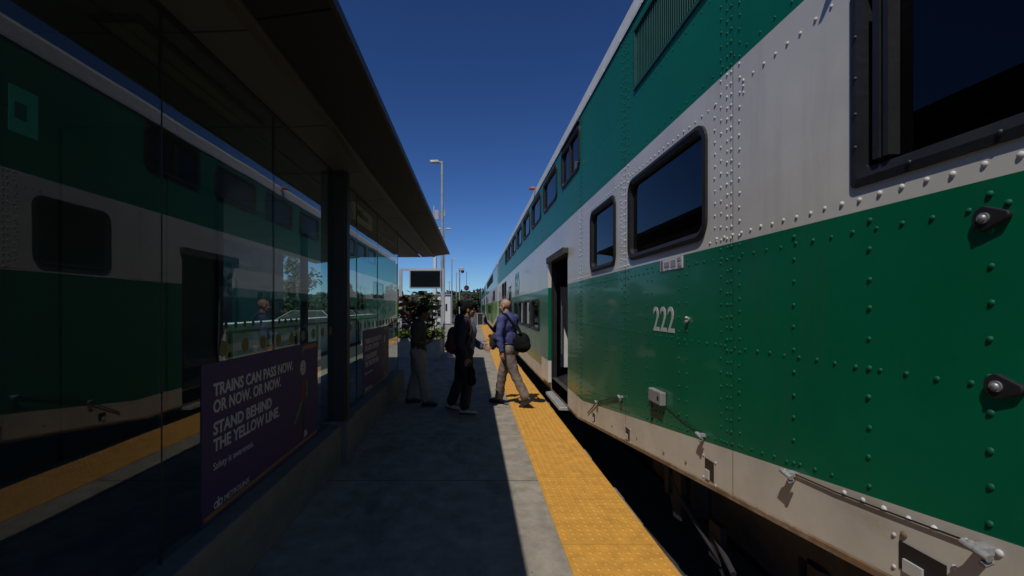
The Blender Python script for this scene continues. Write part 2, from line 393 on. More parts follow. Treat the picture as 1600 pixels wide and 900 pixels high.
def make_car(label, dy, liv, rich):
    Y0, Y1 = -0.7, 25.6
    root = empty('train_car', (2.9, YC+dy, -0.2), label, 'train car', 'cars of the train')
    D = lambda Y: Y + dy
    up, mid, low, skirt = liv
    upw = [(5.98, 7.22), (7.62, 9.06), (9.46, 10.9), (11.3, 12.74), (13.14, 14.58), (14.98, 16.42), (16.82, 18.26), (18.66, 19.95)]
    midw = [(2.72, 4.10), (4.47, 5.43), (19.47, 20.43), (20.8, 22.18)]
    loww = [(9.7, 10.95), (11.25, 12.5), (12.8, 14.05), (14.35, 15.6)]
    doors = [(6.77, 8.16), (16.75, 18.13)]
    ins = 0.045
    hw = [(a+ins, b-ins, 3.46+ins, 4.05-ins) for a, b in upw]
    hm = [(a+ins, b-ins, 2.03+ins, 2.745-ins) for a, b in midw]
    if rich: hm.append((0.62+ins, 1.68-ins, 2.055+ins, 2.80-ins))
    hl = [(a+ins, b-ins, 1.10+ins, 1.80-ins) for a, b in loww]
    hd = [(a, b, 0.36, 2.42) for a, b in doors]
    hv = [(2.2, 3.93, 3.53, 4.0)] if rich else []
    def sh(hs): return [(D(a), D(b), c, d) for a, b, c, d in hs]
    brk = [D(5.833), D(6.098), D(2*YC-5.833), D(2*YC-6.098)] + [D(Y0 + k*1.75) for k in range(1, 15)]
    # -- side sheets
    mu, mw, ml, ms = MB(), MB(), MB(), MB()
    side_grid(mu, XT, D(Y0), D(Y1), lambda y: ZW, ZR, sh(hw+hv), brk)
    side_grid(mw, XT, D(Y0), D(Y1), lambda y: ZG, ZW, sh(hm+hd), brk)
    side_grid(ml, XT, D(Y0), D(Y1), lambda y: zgreen(y-dy), ZG, sh(hl+hd), brk)
    ys = sorted(set([D(Y0), D(Y1)] + brk + [D(d) for q in doors for d in q]))
    for a, b in zip(ys, ys[1:]):
        c = (a+b)/2 - dy
        top = lambda y, c=c: min(zgreen(y-dy), 0.36) if any(p < c < q for p, q in doors) else zgreen(y-dy)
        ms.face([(XT, b, zskirt(b-dy)+0.03), (XT, a, zskirt(a-dy)+0.03), (XT, a, top(a)), (XT, b, top(b))])
    # far side and ends (plain sheets)
    XF = 4.40
    for mb, za, zb in ((mu, ZW, ZR), (mw, ZG, ZW)):
        mb.face([(XF, D(Y0), za), (XF, D(Y1), za), (XF, D(Y1), zb), (XF, D(Y0), zb)])
        for Y, fl in ((D(Y0), 1), (D(Y1), -1)):
            p = [(XT, Y, za), (XF, Y, za), (XF, Y, zb), (XT, Y, zb)]; mb.face(p if fl > 0 else p[::-1])
    for a, b in zip(ys, ys[1:]):
        ml.face([(XF, a, zskirt(a-dy)), (XF, b, zskirt(b-dy)), (XF, b, ZG), (XF, a, ZG)])
    for Y, fl in ((D(Y0), 1), (D(Y1), -1)):
        p = [(XT, Y, zskirt(Y-dy)), (XF, Y, zskirt(Y-dy)), (XF, Y, ZG), (XT, Y, ZG)]; ml.face(p if fl > 0 else p[::-1])
    # -- rivets, formed with the sheets
    if rich:
        inwin = lambda y, z: any(a-0.01 < y < b+0.01 and c-0.03 < z < d+0.03 for a, b, c, d in hm+hd+hl+hw+hv)
        def vline(Y, z0, z1, st, r=0.0095):
            for mb, a, b in ((ml, zgreen(Y)+0.035, ZG-0.02), (mw, ZG+0.03, ZW-0.02), (mu, ZW+0.02, ZR-0.05)):
                lo, hi = max(a, z0), min(b, z1)
                if hi - lo > st: rivet_line(mb, Y, lo, Y, hi, st, r, skip=inwin)
        # splice columns of close zig-zag rivets
        for Yc in (2.50, 4.22, 5.95, 9.3, 12.6, 15.9, 19.2):
            if Yc < 6.5:
                vline(Yc-0.105, 0, 9, 0.073); vline(Yc-0.028, 0, 9, 0.062); vline(Yc+0.012, 0, 9, 0.062)
                if Yc != 4.22 or True: vline(Yc+0.075, 0, 9, 0.075)
            else:
                vline(Yc, 0, 9, 0.08); vline(Yc+0.05, 0, 9, 0.08)
        for Yc in (0.75, 1.232, 1.61, 1.99):
            vline(Yc, 0, 1.93, 0.1, 0.0105)
        for Yc in (2.99, 3.10, 3.57, 3.67, 4.75, 4.83, 5.3, 5.38, 6.2, 6.55):
            vline(Yc, 0, 1.93, 0.097)
        # long rows
        rivet_line(ml, 0.6, 1.895, 6.6, 1.895, 0.098, skip=inwin)
        rivet_line(ml, 0.6, 1.405, 6.6, 1.405, 0.097, 0.0098)
        rivet_line(mw, 0.6, 2.012, 2.62, 2.012, 0.0815, 0.0105)
        rivet_line(mw, 2.62, 2.0, 6.7, 2.0, 0.075, 0.0085, skip=lambda y, z: 2.72 < y < 4.1 or 4.47 < y < 5.43)
        rivet_line(mw, 1.70, 2.795, 2.36, 2.795, 0.0805, 0.010)
        rivet_line(mw, 2.36, 2.73, 2.36, 2.80, 0.03, 0.0085)
        rivet_line(mw, 2.63, 2.79, 5.6, 2.79, 0.0805, 0.009)
        rivet_line(mw, 2.64, 2.08, 2.64, 2.79, 0.072, 0.0085); rivet_line(mw, 4.32, 2.05, 4.32, 2.78, 0.072, 0.0085); rivet_line(mw, 5.6, 2.05, 5.6, 2.78, 0.072, 0.0085)
        rivet_line(mu, 0.9, 2.965, 16, 2.965, 0.11, 0.008); rivet_line(mu, 2.0, 3.43, 5.8, 3.43, 0.10, 0.0075); rivet_line(mu, 4.05, 4.07, 6, 4.07, 0.1, 0.0075)
        rivet_line(mu, 4.0, 3.5, 4.0, 4.05, 0.09, 0.0075)
        # rows that follow the rising lower edge
        rivet_line(ml, 1.78, zgreen(1.78)+0.035, 5.6, zgreen(5.6)+0.045, 0.085, 0.0095)
        rivet_line(ml, 3.0, zgreen(3.0)+0.10, 5.6, zgreen(5.6)+0.14, 0.07, 0.008)
        rivet_line(ms, 0.7, zgreen(0.7)-0.055, 1.72, zgreen(1.72)-0.02, 0.083, 0.0115)
    if rich:
        for Ys in (2.455, 4.19, 5.905):
            ml.box(XT-0.0006, XT+0.002, Ys, Ys+0.0035, zskirt(Ys)+0.03, ZG, 2); mw.box(XT-0.0006, XT+0.002, Ys, Ys+0.0035, ZG, ZW, 2); mu.box(XT-0.0006, XT+0.002, Ys, Ys+0.0035, ZW, ZR, 2)
    mu.build('upper_panel', [up, M_rv_u, M_blk], root); mw.build('window_band', [mid, M_rv_w, M_blk], root); ml.build('lower_panel', [low, M_rv_l, M_blk], root); ms.build('skirt', [skirt, M_rv_w], root)
    # -- rolled bottom edge
    m = MB()
    for a, b in zip(ys, ys[1:]):
        za, zb = zskirt(a-dy), zskirt(b-dy)
        m.face([(XT-0.006, b, zb), (XT-0.006, a, za), (XT-0.006, a, za+0.024), (XT-0.006, b, zb+0.024)])
        m.face([(XT-0.006, a, za), (XT-0.006, b, zb), (XT+0.09, b, zb-0.012), (XT+0.09, a, za-0.012)])
        m.face([(XT-0.006, a, za+0.024), (XT-0.006, b, zb+0.024), (XT, b, zb+0.03), (XT, a, za+0.03)][::-1])
    m.build('bottom_edge', M_lip, root)
    # -- roof: pale gutter strip, then curved top
    m = MB()
    sec = [(XT-0.012, ZR-0.004), (XT-0.012, ZR+0.03), (XT+0.004, ZR+0.18), (XT+0.07, ZR+0.25), (XT+0.5, ZR+0.36), (2.9, ZR+0.43), (XF-0.5, ZR+0.36), (XF-0.1, ZR+0.235), (XF, ZR+0.05), (XF, ZR)]
    for (xa, za), (xb, zb) in zip(sec, sec[1:]):
        m.face([(xa, D(Y1), za), (xa, D(Y0), za), (xb, D(Y0), zb), (xb, D(Y1), zb)])
    for Y, fl in ((D(Y0), 1), (D(Y1), -1)):
        p = [(x, Y, z) for x, z in sec]; m.face(p if fl < 0 else p[::-1])
    if rich:
        yq = 1.0
        while yq < 20: m.box(XT-0.016, XT-0.012, yq, yq+0.012, ZR, ZR+0.03); yq += 0.55
    m.build('roof', M_roofw, root)
    for Y in (D(Y0), D(Y1)-0.07):
        m = MB(); m.box(XT-0.012, XT-0.003, Y, Y+0.07, 0.5, ZR-0.02); m.build('end_trim', M_roofw, root)
    # -- interior box: floors and dark lining so the panes have something behind them
    m = MB(); m.box(XT+0.35, XF-0.05, D(Y0)+0.05, D(Y1)-0.05, 2.84, 2.9); m.box(XT+0.06, XF-0.05, D(Y0)+0.05, D(Y1)-0.05, 0.95, 1.0) if not rich else None
    m.box(XT+1.5, XT+1.55, D(Y0)+0.1, D(Y1)-0.1, 0.5, 4.1)
    for q in range(12):
        yq = D(6.3 + q*1.15); m.box(XT+0.2, XT+1.1, yq, yq+0.12, 2.9, 3.75)
    m.build('interior_lining', M_int, root)
    # -- windows
    for i, (a, b) in enumerate(upw): window(root, XT, D(a), D(b), 3.46, 4.05, 0.11, slide=(rich and i == 0))
    for a, b in midw: window(root, XT, D(a), D(b), 2.03, 2.745, 0.12)
    for a, b in loww: window(root, XT, D(a), D(b), 1.10, 1.80, 0.06)
    # -- doorways
    for di, (a, b) in enumerate(doors):
        a, b = D(a), D(b)
        if di == 0 and rich:
            m = MB()
            m.box(XT+0.002, XT+0.09, b, b+0.04, 0.36, 2.42); m.box(XT+0.002, XT+0.09, a-0.04, a, 0.36, 2.42); m.box(XT+0.002, XT+0.09, a, b, 2.42, 2.46)
            fr = m.build('door_frame', M_frame, root)
            m = MB(); m.box(XT-0.07, XT-0.002, a-0.06, b+0.10, 2.425, 2.50); m.box(XT-0.085, XT-0.07, a-0.06, b+0.1, 2.40, 2.505)
            m.build('door_header', M_under, root)
            # the open leaf slid along the outside, beyond the doorway
            ld = MB(); ld.box(XT-0.062, XT-0.004, b+0.01, b+0.80, 1.968, 2.415, 0); ld.box(XT-0.062, XT-0.004, b+0.01, b+0.80, 0.66, 1.968, 1); ld.box(XT-0.062, XT-0.004, b+0.01, b+0.80, 0.27, 0.66, 0)
            leaf = ld.build('door', [mid, low], root)
            ds = MB(); ds.box(XT-0.004, XT+0.03, b-0.014, b-0.001, 0.36, 2.415); ds.build('door_seal', M_blk, leaf)
            # vestibule seen through the opening
            m = MB(); m.box(XT+0.09, XT+1.5, a-0.3, b+0.7, 0.30, 0.36, 1); m.box(XT+0.09, XT+0.24, b+0.35, b+0.42, 0.36, 2.5, 1); m.box(XT+0.22, XT+0.40, b+0.34, b+0.42, 0.50, 2.0, 0); m.box(XT+0.40, XT+1.5, b+0.36, b+0.42, 0.36, 2.5, 1)
            m.box(XT+0.09, XT+1.5, a-0.3, b+0.7, 2.52, 2.56, 1); m.box(XT+1.44, XT+1.48, a-0.3, b+0.4, .36, 2.52, 1)
            m.build('vestibule', [mat('vestibule_panel', (0.6,0.6,0.58), 0.6), M_blk], root)
            m = MB(); m.tube([(XT+0.16, b-0.12, 0.8), (XT+0.16, b-0.12, 1.75)], 0.016); m.build('grab_rail', M_alu, root)
            st = MB(); st.prism([(1.275, a+0.02, 0.08), (1.275, b-0.12, 0.08), (XT+0.12, b+0.04, 0.08), (XT+0.12, a-0.03, 0.08)][::-1], (0, 0, 0.05))
            stp = st.build('step', M_galv, root, bevel=0.006)
            s2 = MB(); s2.box(XT+0.0, XT+0.1, a, b, 0.13, 0.36); s2.build('step_riser', M_under, stp)
        else:
            m = MB(); m.box(XT+0.02, XT+0.06, a, b, 0.36, 1.968, 1); m.box(XT+0.02, XT+0.06, a, b, 1.968, 2.42, 0); dr = m.build('door', [mid, low], root)
            m = MB(); m.box(XT+0.0, XT+0.019, (a+b)/2-0.012, (a+b)/2+0.012, 0.36, 2.42); m.build('door_seal', M_blk, dr)
            for q in (0.12, 0.58):
                y_ = a + (b-a)*q; g = MB(); g.box(XT+0.008, XT+0.019, y_, y_+0.36, 1.45, 2.2); g.build('door_window', G_train, dr)
    # -- bogies
    for yb in (2.9, 2*YC-2.9):
        yb = D(yb)
        m = MB()
        for xs in (2.18-0.38, 3.62+0.38):
            m.box(xs-0.07, xs+0.07, yb-1.75, yb+1.75, 0.30, 0.48); m.box(xs-0.05, xs+0.05, yb-0.45, yb+0.45, 0.05, 0.30)
            for q in (-1.25, 1.25): m.box(xs-0.10, xs+0.10, yb+q-0.17, yb+q+0.17, 0.08, 0.42)
            for q in (-0.62, 0.62): m.tube([(xs, yb+q, 0.02), (xs, yb+q, 0.32)], 0.11, 10)
        m.box(1.8, 4.0, yb-0.2, yb+0.2, 0.22, 0.42)
        bg_ = m.build('bogie', M_under, root)
        for q in (-1.25, 1.25):
            m = MB()
            for xs in (2.18, 3.62): m.cyl((xs-0.065, yb+q, 0.22), (xs+0.065, yb+q, 0.22), 0.42, 28); m.cyl((xs-0.08 if xs > 3 else xs+0.05, yb+q, .22), (xs-0.05 if xs > 3 else xs+0.085, yb+q, .22), 0.45, 28)
            m.cyl((2.1, yb+q, 0.22), (3.7, yb+q, 0.22), 0.08)
            m.build('wheelset', M_rail, bg_)
        if rich and yb < 10:
            m = MB()
            # brake rigging and hangers just inside the skirt
            m.box(1.52, 1.56, 3.55, 3.62, 0.16, 0.45); m.box(1.53, 1.57, 3.36, 3.50, 0.18, 0.40); m.prism([(1.53, 3.36, 0.18), (1.53, 3.56, 0.18), (1.53, 3.48, 0.02), (1.53, 3.36, 0.04)], (0.03,0,0))
            m.tube([(1.55, 3.7, 0.43), (1.54, 3.4, 0.22), (1.54, 3.1, 0.12), (1.56, 2.85, 0.02)], 0.022, 8)
            m.box(1.54, 1.58, 2.84, 2.98, 0.0, 0.24); m.tube([(1.55, 2.95, 0.16), (1.52, 2.66, 0.06)], 0.018, 8)
            m.prism([(1.55, 2.78, -0.1), (1.55, 2.9, -0.02), (1.55, 2.86, 0.14), (1.55, 2.76, 0.06)], (0.025,0,0))
            m.build('brake_rigging', mat('rigging_grey', (0.022,0.021,0.021), 0.9, var=0.35, scale=12), bg_)
    # -- underfloor boxes between the bogies
    m = MB(); m.box(XT+0.10, XF-0.1, D(6.4), D(2*YC-6.4), 0.0, 0.30); m.box(XT+0.45, XF-0.45, D(Y0)+0.4, D(Y1)-0.4, 0.60, 0.9); m.build('underframe', M_under, root)
    return root

cab = make_car('green and white double-deck train car numbered 222, its door open', 0.0, (M_gup, M_wht, M_glo, M_skirt), True)
car2 = make_car('second double-deck train car, with a lime green lower side', 27.1, (M_dkg, mat('pale_band_paint', (0.5,0.47,0.47), 0.4), M_lime, M_skirt), False)
car3 = make_car('farthest double-deck train car, just before the green locomotive', 54.2, (M_gup, M_wht, M_glo, M_skirt), False)

# details of the near car --------------------------------------------------
f = window(cab, XT, 0.62, 1.68, 2.055, 2.80, fw=0.06, proud=0.014, square=True, name='cab_window')
m = MB()
for a_, b_ in ((1.55, 1.575), (1.515, 1.535)): m = MB(); m.box(XT-0.020, XT+0.02, a_, b_, 2.13, 2.72); m.build('inner_rail', M_frame, f)
m = MB()
for z in (2.2, 2.32, 2.45, 2.6): m = MB(); m.dome((XT-0.012, 1.655, z), (-1,0,0), 0.008, 0.007); m.build('frame_rivet', M_frame, f)
for yq in (0.75, 1.0, 1.2, 1.45): m = MB(); m.dome((XT-0.012, yq, 2.081), (-1,0,0), 0.009, 0.007); m.build('frame_rivet', M_frame, f)
m = MB(); m.prism([(XT-0.03, 1.80, 2.86), (XT-0.03, 1.78, 2.86), (XT-0.03, 1.70, 2.94), (XT-0.03, 1.70, 3.0)], (0.026,0,0)); m.build('wiper_arm', M_blk, cab)
# louvre
m = MB()
m.box(XT-0.014, XT+0.01, 2.17, 2.20, 3.50, 4.03); m.box(XT-0.014, XT+0.01, 3.93, 3.96, 3.50, 4.03); m.box(XT-0.014, XT+0.01, 2.2, 3.93, 3.50, 3.53); m.box(XT-0.014, XT+0.01, 2.2, 3.93, 4.0, 4.03)
yq = 2.2
while yq < 3.92:
    m.prism([(XT-0.002, yq, 3.53), (XT+0.03, yq+0.022, 3.53), (XT+0.024, yq+0.018, 3.53), (XT+0.002, yq-0.004, 3.53)][::-1], (0,0,0.47)); yq += 0.034
m.box(XT+0.04, XT+0.05, 2.2, 3.93, 3.53, 4.0, 1)
m.build('louvre', [mat('louvre_green', (0.006,0.075,0.06), 0.5), M_blk], cab)
# number, plate, small fittings
m = MB(); [text_mb(m, '2', (XT, 3.54 - 0.13*k, 1.443), (0,-1,0), (0,0,1), (-1,0,0), width=0.108, cap=0.18, depth=0.003, bold=0.012) for k in range(3)]
m.build('car_number', M_lgrey, cab)
m = MB(); m.box(XT-0.005, XT-0.0005, 3.04, 3.40, 1.885, 1.965, 0)
for k, (a, b, c, d) in enumerate(((3.355, 3.385, 1.89, 1.96), (3.24, 3.33, 1.91, 1.945), (3.14, 3.22, 1.905, 1.95), (3.06, 3.12, 1.935, 1.958), (3.06, 3.11, 1.895, 1.92))):
    m.box(XT-0.0075, XT-0.005, a, b, c, d, 1 if k == 0 else 2)
for a in (3.29, 3.26, 3.19, 3.16): m.box(XT-0.0075, XT-0.005, a, a+0.012, 1.892, 1.903, 2)
m.build('placard', [mat('placard_white', (0.6,0.58,0.6), 0.4), mat('placard_maroon', (0.2,0.08,0.1), 0.5), mat('placard_grey', (0.28,0.27,0.3), 0.5)], cab)
m = MB(); m.prism([(XT-0.002, 3.30, 0.90), (XT-0.002, 3.53, 0.90), (XT-0.002, 3.53, 1.0), (XT-0.002, 3.30, 1.0)], (-0.045, 0, 0.0)); ob = m.build('sensor_box', mat('box_grey', (0.22,0.215,0.205), 0.6), cab, bevel=0.008)
m = MB(); m.cyl((XT-0.045, 3.345, 0.95), (XT-0.049, 3.345, 0.95), 0.016, 14); m.cyl((XT-0.04, 3.5, 0.90), (XT-0.04, 3.5, 0.86), 0.014, 10); m.build('socket', M_blk, ob)
m = MB(); m.cyl((XT, 2.97, 1.54), (XT-0.010, 2.97, 1.54), 0.018, 14); m.cyl((XT-0.010, 2.97, 1.525), (XT-0.022, 2.97, 1.525), 0.012, 12); m.dome((XT-0.010, 2.97, 1.55), (-1,0,0), 0.012, 0.014, seg=12); m.build('marker_lamp', mat('bolt_grey', (0.3,0.3,0.3), 0.45, metal=0.5), cab)
for z in (1.862, 1.41):
    m = MB(); yc_ = 1.235 if z > 1.5 else 1.205
    pts = [(XT, yc_ + 0.034*math.cos(R(t)), z + 0.034*math.sin(R(t))) for t in range(-84, 85, 14)] + [(XT, yc_ - 0.052, z + 0.010), (XT, yc_ - 0.056, z), (XT, yc_ - 0.052, z - 0.010)]
    m.prism(pts[::-1], (-0.014, 0, 0)); lt = m.build('latch_plate', M_blk, cab, bevel=0.003)
    m = MB(); m.cyl((XT-0.014, yc_+0.002, z), (XT-0.018, yc_+0.002, z), 0.015, 16); m.dome((XT-0.018, yc_+0.002, z), (-1,0,0), 0.010, 0.007, seg=12); m.build('latch_bolt', mat('bolt_grey', (0.3,0.3,0.3), 0.45, metal=0.5), lt)
def clamp(Y, Z, s=1.0):
    m = MB(); m.box(XT-0.05*s, XT, Y-0.022*s, Y+0.022*s, Z-0.012*s, Z+0.012*s); m.cyl((XT-0.055*s, Y-0.05*s, Z-0.006), (XT-0.055*s, Y+0.035*s, Z+0.006), 0.014*s, 10); m.cyl((XT-0.03*s, Y-0.03*s, Z-0.02), (XT-0.06*s, Y-0.03*s, Z-0.03), 0.012*s, 8); m.dome((XT-0.05*s, Y+0.01, Z+0.012*s), (0,0,1), 0.014*s, 0.012*s)
    m.build('cable_clamp', mat('clamp_grey', (0.25,0.245,0.24), 0.7, var=0.4, scale=30), cab)
clamp(1.985, 0.895, 0.75); clamp(2.76, 0.845, 0.7); clamp(4.27, 0.78, 0.7); clamp(1.235, 0.965, 0.8); clamp(5.1, 0.56, 0.6)
for pts, r_ in (([(XT-0.006, 1.985, 0.895), (XT-0.006, 1.75, 0.908), (XT-0.006, 1.5, 0.935), (XT-0.006, 1.235, 0.965)], 0.0032), ([(XT-0.005, 2.76, 0.845), (XT-0.005, 3.05, 0.86), (XT-0.005, 3.3, 0.90)], 0.0022), ([(XT-0.010, 4.27, 0.78), (XT-0.014, 4.6, 0.70), (XT-0.014, 5.1, 0.56), (XT-0.010, 5.55, 0.33)], 0.006)):
    m = MB(); m.tube(pts, r_, 6); m.build('side_cable', M_blk, cab)
for (Y, Z, hy, hz) in ((2.70, 0.655, 0.05, 0.058), (4.13, 0.47, 0.05, 0.05), (5.3, 0.34, 0.05, 0.045), (1.42, 0.81, 0.075, 0.045)):
    m = MB(); m.box(XT-0.003, XT-0.001, Y-hy, Y+hy, Z-hz, Z+hz, 0); m.box(XT-0.010, XT-0.003, Y-hy*0.1, Y+hy*0.75, Z-hz, Z-hz*0.1, 1)
    for a, b in ((-1,-1),(1,-1),(1,1),(-1,1)): m.dome((XT, Y+a*(hy+0.02), Z+b*(hz+0.008)), (-1,0,0), 0.008, 0.006, 1)
    m.build('lifting_slot', [M_blk, mat('slot_pale', (0.45,0.43,0.4), 0.6)], cab)
for (Y, Z) in ((3.35, 0.55), (3.9, 0.5), (3.85, 0.42), (3.0, 0.6), (1.48, 0.88), (4.6, 0.42)):
    m = MB(); m.dome((XT, Y, Z), (-1,0,0), 0.012, 0.008); m.build('bolt_head', M_lip, cab)
# round rings of the railway mark on the white band
m = MB()
def ring(mb, yc_, zc, ro, ri, a0, a1, n=20, sy=1.0, x=XT-0.004):
    for k in range(n):
        p, q = R(a0 + (a1-a0)*k/n), R(a0 + (a1-a0)*(k+1)/n)
        mb.prism([(x, yc_ - sy*ri*math.cos(p), zc + ri*math.sin(p)), (x, yc_ - sy*ro*math.cos(p), zc + ro*math.sin(p)), (x, yc_ - sy*ro*math.cos(q), zc + ro*math.sin(q)), (x, yc_ - sy*ri*math.cos(q), zc + ri*math.sin(q))], (0.003,0,0))
ring(m, 15.0, 2.36, 0.38, 0.22, 30, 330); ring(m, 14.3, 2.36, 0.38, 0.22, -180, 180)
m.box(XT-0.004, XT-0.001, 14.72, 15.0, 2.28, 2.42)
m.build('emblem', M_gup, cab)
m = MB(); m.cyl((XT-0.1, 10.3, 4.33), (XT-0.02, 10.3, 4.30), 0.035, 12); m.box(XT-0.14, XT-0.02, 10.22, 10.38, 4.29, 4.31); m.build('side_lamp', mat('lamp_orange', (0.5,0.15,0.08), 0.4), cab)

# locomotive at the head of the train
lr = empty('locomotive', (2.9, 90.0, -0.2), 'dark green locomotive at the far head of the train', 'locomotive')
m = MB(); m.box(1.45, 4.35, 81.6, 98, 0.75, 4.3); m.prism([(1.45, 98, 0.75), (1.45, 100.0, 0.75), (1.45, 99.2, 2.6), (1.45, 98, 4.3)], (2.9,0,0)); m.build('body', MATS['dark_green_paint'], lr, bevel=0.08)
m = MB(); m.box(1.44, 1.449, 82.5, 95, 0.95, 1.5); m.build('stripe', M_lime, lr)
for y_ in (83.5, 86, 88.5): m = MB(); m.box(1.435, 1.449, y_, y_+1.6, 2.6, 3.7); m.build('vent_grille', M_blk, lr)
m = MB(); m.box(1.44, 1.449, 96.2, 97.3, 2.6, 3.4); m.build('window', G_train, lr)
m = MB(); m.box(1.7, 4.1, 86, 93, 0.0, 0.75); m.build('fuel_tank', M_under, lr)
for y_ in (84.0, 95.5): 
    m = MB(); m.box(1.75, 4.05, y_-1.8, y_+1.8, 0.1, 0.7)
    for q in (-1.2, 1.2):
        m.cyl((2.1, y_+q, 0.25), (2.25, y_+q, 0.25), 0.5, 20); m.cyl((3.55, y_+q, 0.25), (3.7, y_+q, 0.25), 0.5, 20)
    m.build('bogie', M_under, lr)
#PART2
# ------------------------------------------------------------------ the shelter
XG = -1.48
sh_ = empty('platform_shelter', (-2.4, 4.0, 0), 'long dark glass waiting shelter with an overhanging flat roof', 'shelter')
m = MB()
m.box(-1.56, -1.36, -2.0, 4.70, 0.0, 0.40); m.box(-1.56, -1.36, 5.0, 8.95, 0.0, 0.40); m.box(-1.58, -1.30, 4.70, 5.0, 0.0, 0.43)
m.build('kerb_wall', M_kerb, sh_, bevel=0.012)
m = MB(); m.box(-3.40, -3.20, -2.0, 8.95, 0.0, 0.40); m.build('rear_kerb', M_kerb, sh_, bevel=0.012)
m = MB(); m.box(-1.53, -1.35, 4.76, 4.95, 0.43, 3.05); m.box(-1.515, -1.335, 4.80, 4.91, 0.43, 3.05); m.build('pillar', M_pill, sh_, bevel=0.004)
for yq in (-0.2, 8.86): m = MB(); m.box(-3.36, -3.24, yq-0.06, yq+0.06, 0.40, 3.05); m.build('pillar', M_pill, sh_, bevel=0.004)
m = MB(); m.box(-3.36, -3.24, 5.78, 5.90, 0.40, 3.05); m.build('pillar', M_pill, sh_, bevel=0.004)
joints = [-2.0, -0.35, 0.9, 2.15, 3.36, 4.755]
joints2 = [4.955, 5.75, 7.0, 8.84]
for js in (joints, joints2):
    for a, b in zip(js, js[1:]):
        m = MB(); e_ = random.uniform(-.0016, .0016)
        m.prism([(XG-0.006-e_, a+0.005, 0.41), (XG+0.006-e_, a+0.005, 0.41), (XG+0.006+e_, b-0.005, 0.41), (XG-0.006+e_, b-0.005, 0.41)], (0, 0, 2.625))
        pn = m.build('glass_pane', G_shel, sh_)
        m = MB(); m.box(XG-0.007, XG+0.0075, b-0.0045, b+0.0045, 0.405, 3.035); m.build('joint_seal', M_blk, pn)
        # film dots at chest height
        k0 = math.ceil((a - 0.18 + 0.05) / 0.25)
        yq = k0*0.25 + 0.18
        while yq < b - 0.05:
            if yq > 2.5:
                d = MB(); d.prism([(XG+0.0085, yq + 0.046*math.cos(R(t)), 1.376 + 0.046*math.sin(R(t))) for t in range(0, 360, 18)], (0.0012, 0, 0))
                d.build('film_dot', M_dot, pn)
            yq += 0.25
for a, b in ((5.90, 7.3), (7.31, 8.80)):
    m = MB(); m.box(-3.306, -3.294, a, b, 0.41, 3.035); pn = m.build('glass_pane', G_shel, sh_)
    yq = a + 0.15
    while yq < b - 0.05:
        d = MB(); d.prism([(-3.2925, yq + 0.046*math.cos(R(t)), 1.376 + 0.046*math.sin(R(t))) for t in range(0, 360, 18)], (0.0012, 0, 0)); d.build('film_dot', M_dot, pn)
        yq += 0.25
m = MB(); m.box(-3.2, -1.50, 8.834, 8.846, 0.41, 3.035); m.build('end_pane', G_shel, sh_)
m = MB(); m.box(-3.33, -3.27, -0.14, 5.78, 0.40, 3.04)  # solid panel added in place of rear glass to keep this stretch dim
for yq in (1.1, 2.35, 3.6, 4.85): m.box(-3.27, -3.262, yq-0.01, yq+0.01, 0.4, 3.04, 1)
m.build('added_rear_panel', [mat('added_panel_grey', (0.06,0.062,0.065), 0.5), M_blk], sh_)
# roof
Y0R, Y1R = -2.6, 13.0
m = MB(); 
sec = [(-4.5, 2.88), (-3.2, 3.07), (-0.70, 3.175), (-0.70, 3.20), (-1.3, 3.30), (-4.5, 3.06)]
m.prism([(x, Y0R, z) for x, z in sec][::-1], (0, Y1R-Y0R, 0)); m.build('roof_deck', M_fasc, sh_)
def soffit(xa, za, xb, zb, name, mt, step, gap=0.016, th=0.012):
    mm = MB(); y = Y0R + 0.01
    while y < Y1R - 0.02:
        y2 = min(y + step, Y1R - 0.01)
        mm.prism([(xa, y, za), (xb, y, zb), (xb, y, zb+th), (xa, y, za+th)][::-1], (0, y2 - y - gap, 0)); y += step
    return mm.build(name, mt, sh_)
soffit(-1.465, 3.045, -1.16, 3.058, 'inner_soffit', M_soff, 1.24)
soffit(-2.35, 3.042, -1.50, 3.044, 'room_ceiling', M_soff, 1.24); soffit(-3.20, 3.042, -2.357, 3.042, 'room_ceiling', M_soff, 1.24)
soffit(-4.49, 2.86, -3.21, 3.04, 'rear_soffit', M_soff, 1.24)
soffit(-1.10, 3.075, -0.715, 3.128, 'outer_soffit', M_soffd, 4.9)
m = MB(); m.box(-1.16, -1.10, Y0R+.01, Y1R-.004, 3.045, 3.09); m.build('soffit_trim', M_trim, sh_, bevel=0.004)
m = MB(); m.box(-0.715, -0.685, Y0R, Y1R+0.004, 3.118, 3.175); m.build('edge_trim', M_fasc, sh_, bevel=0.003)
m = MB(); m.box(-3.1, -0.72, Y1R+0.001, Y1R+0.006, 3.15, 3.17); m.build('end_trim', M_fasc, sh_)
m = MB(); m.box(-1.50, -1.466, -2.0, 8.88, 3.03, 3.06); m.build('head_channel', M_blk, sh_)
m = MB(); m.box(-1.86, -1.62, 2.2, 3.5, 3.018, 3.04, 0); m.box(-1.83, -1.65, 2.24, 3.46, 3.012, 3.018, 1); m.build('ceiling_light', [M_fasc, mat('diffuser', (0.12,0.12,0.11), 0.5)], sh_)

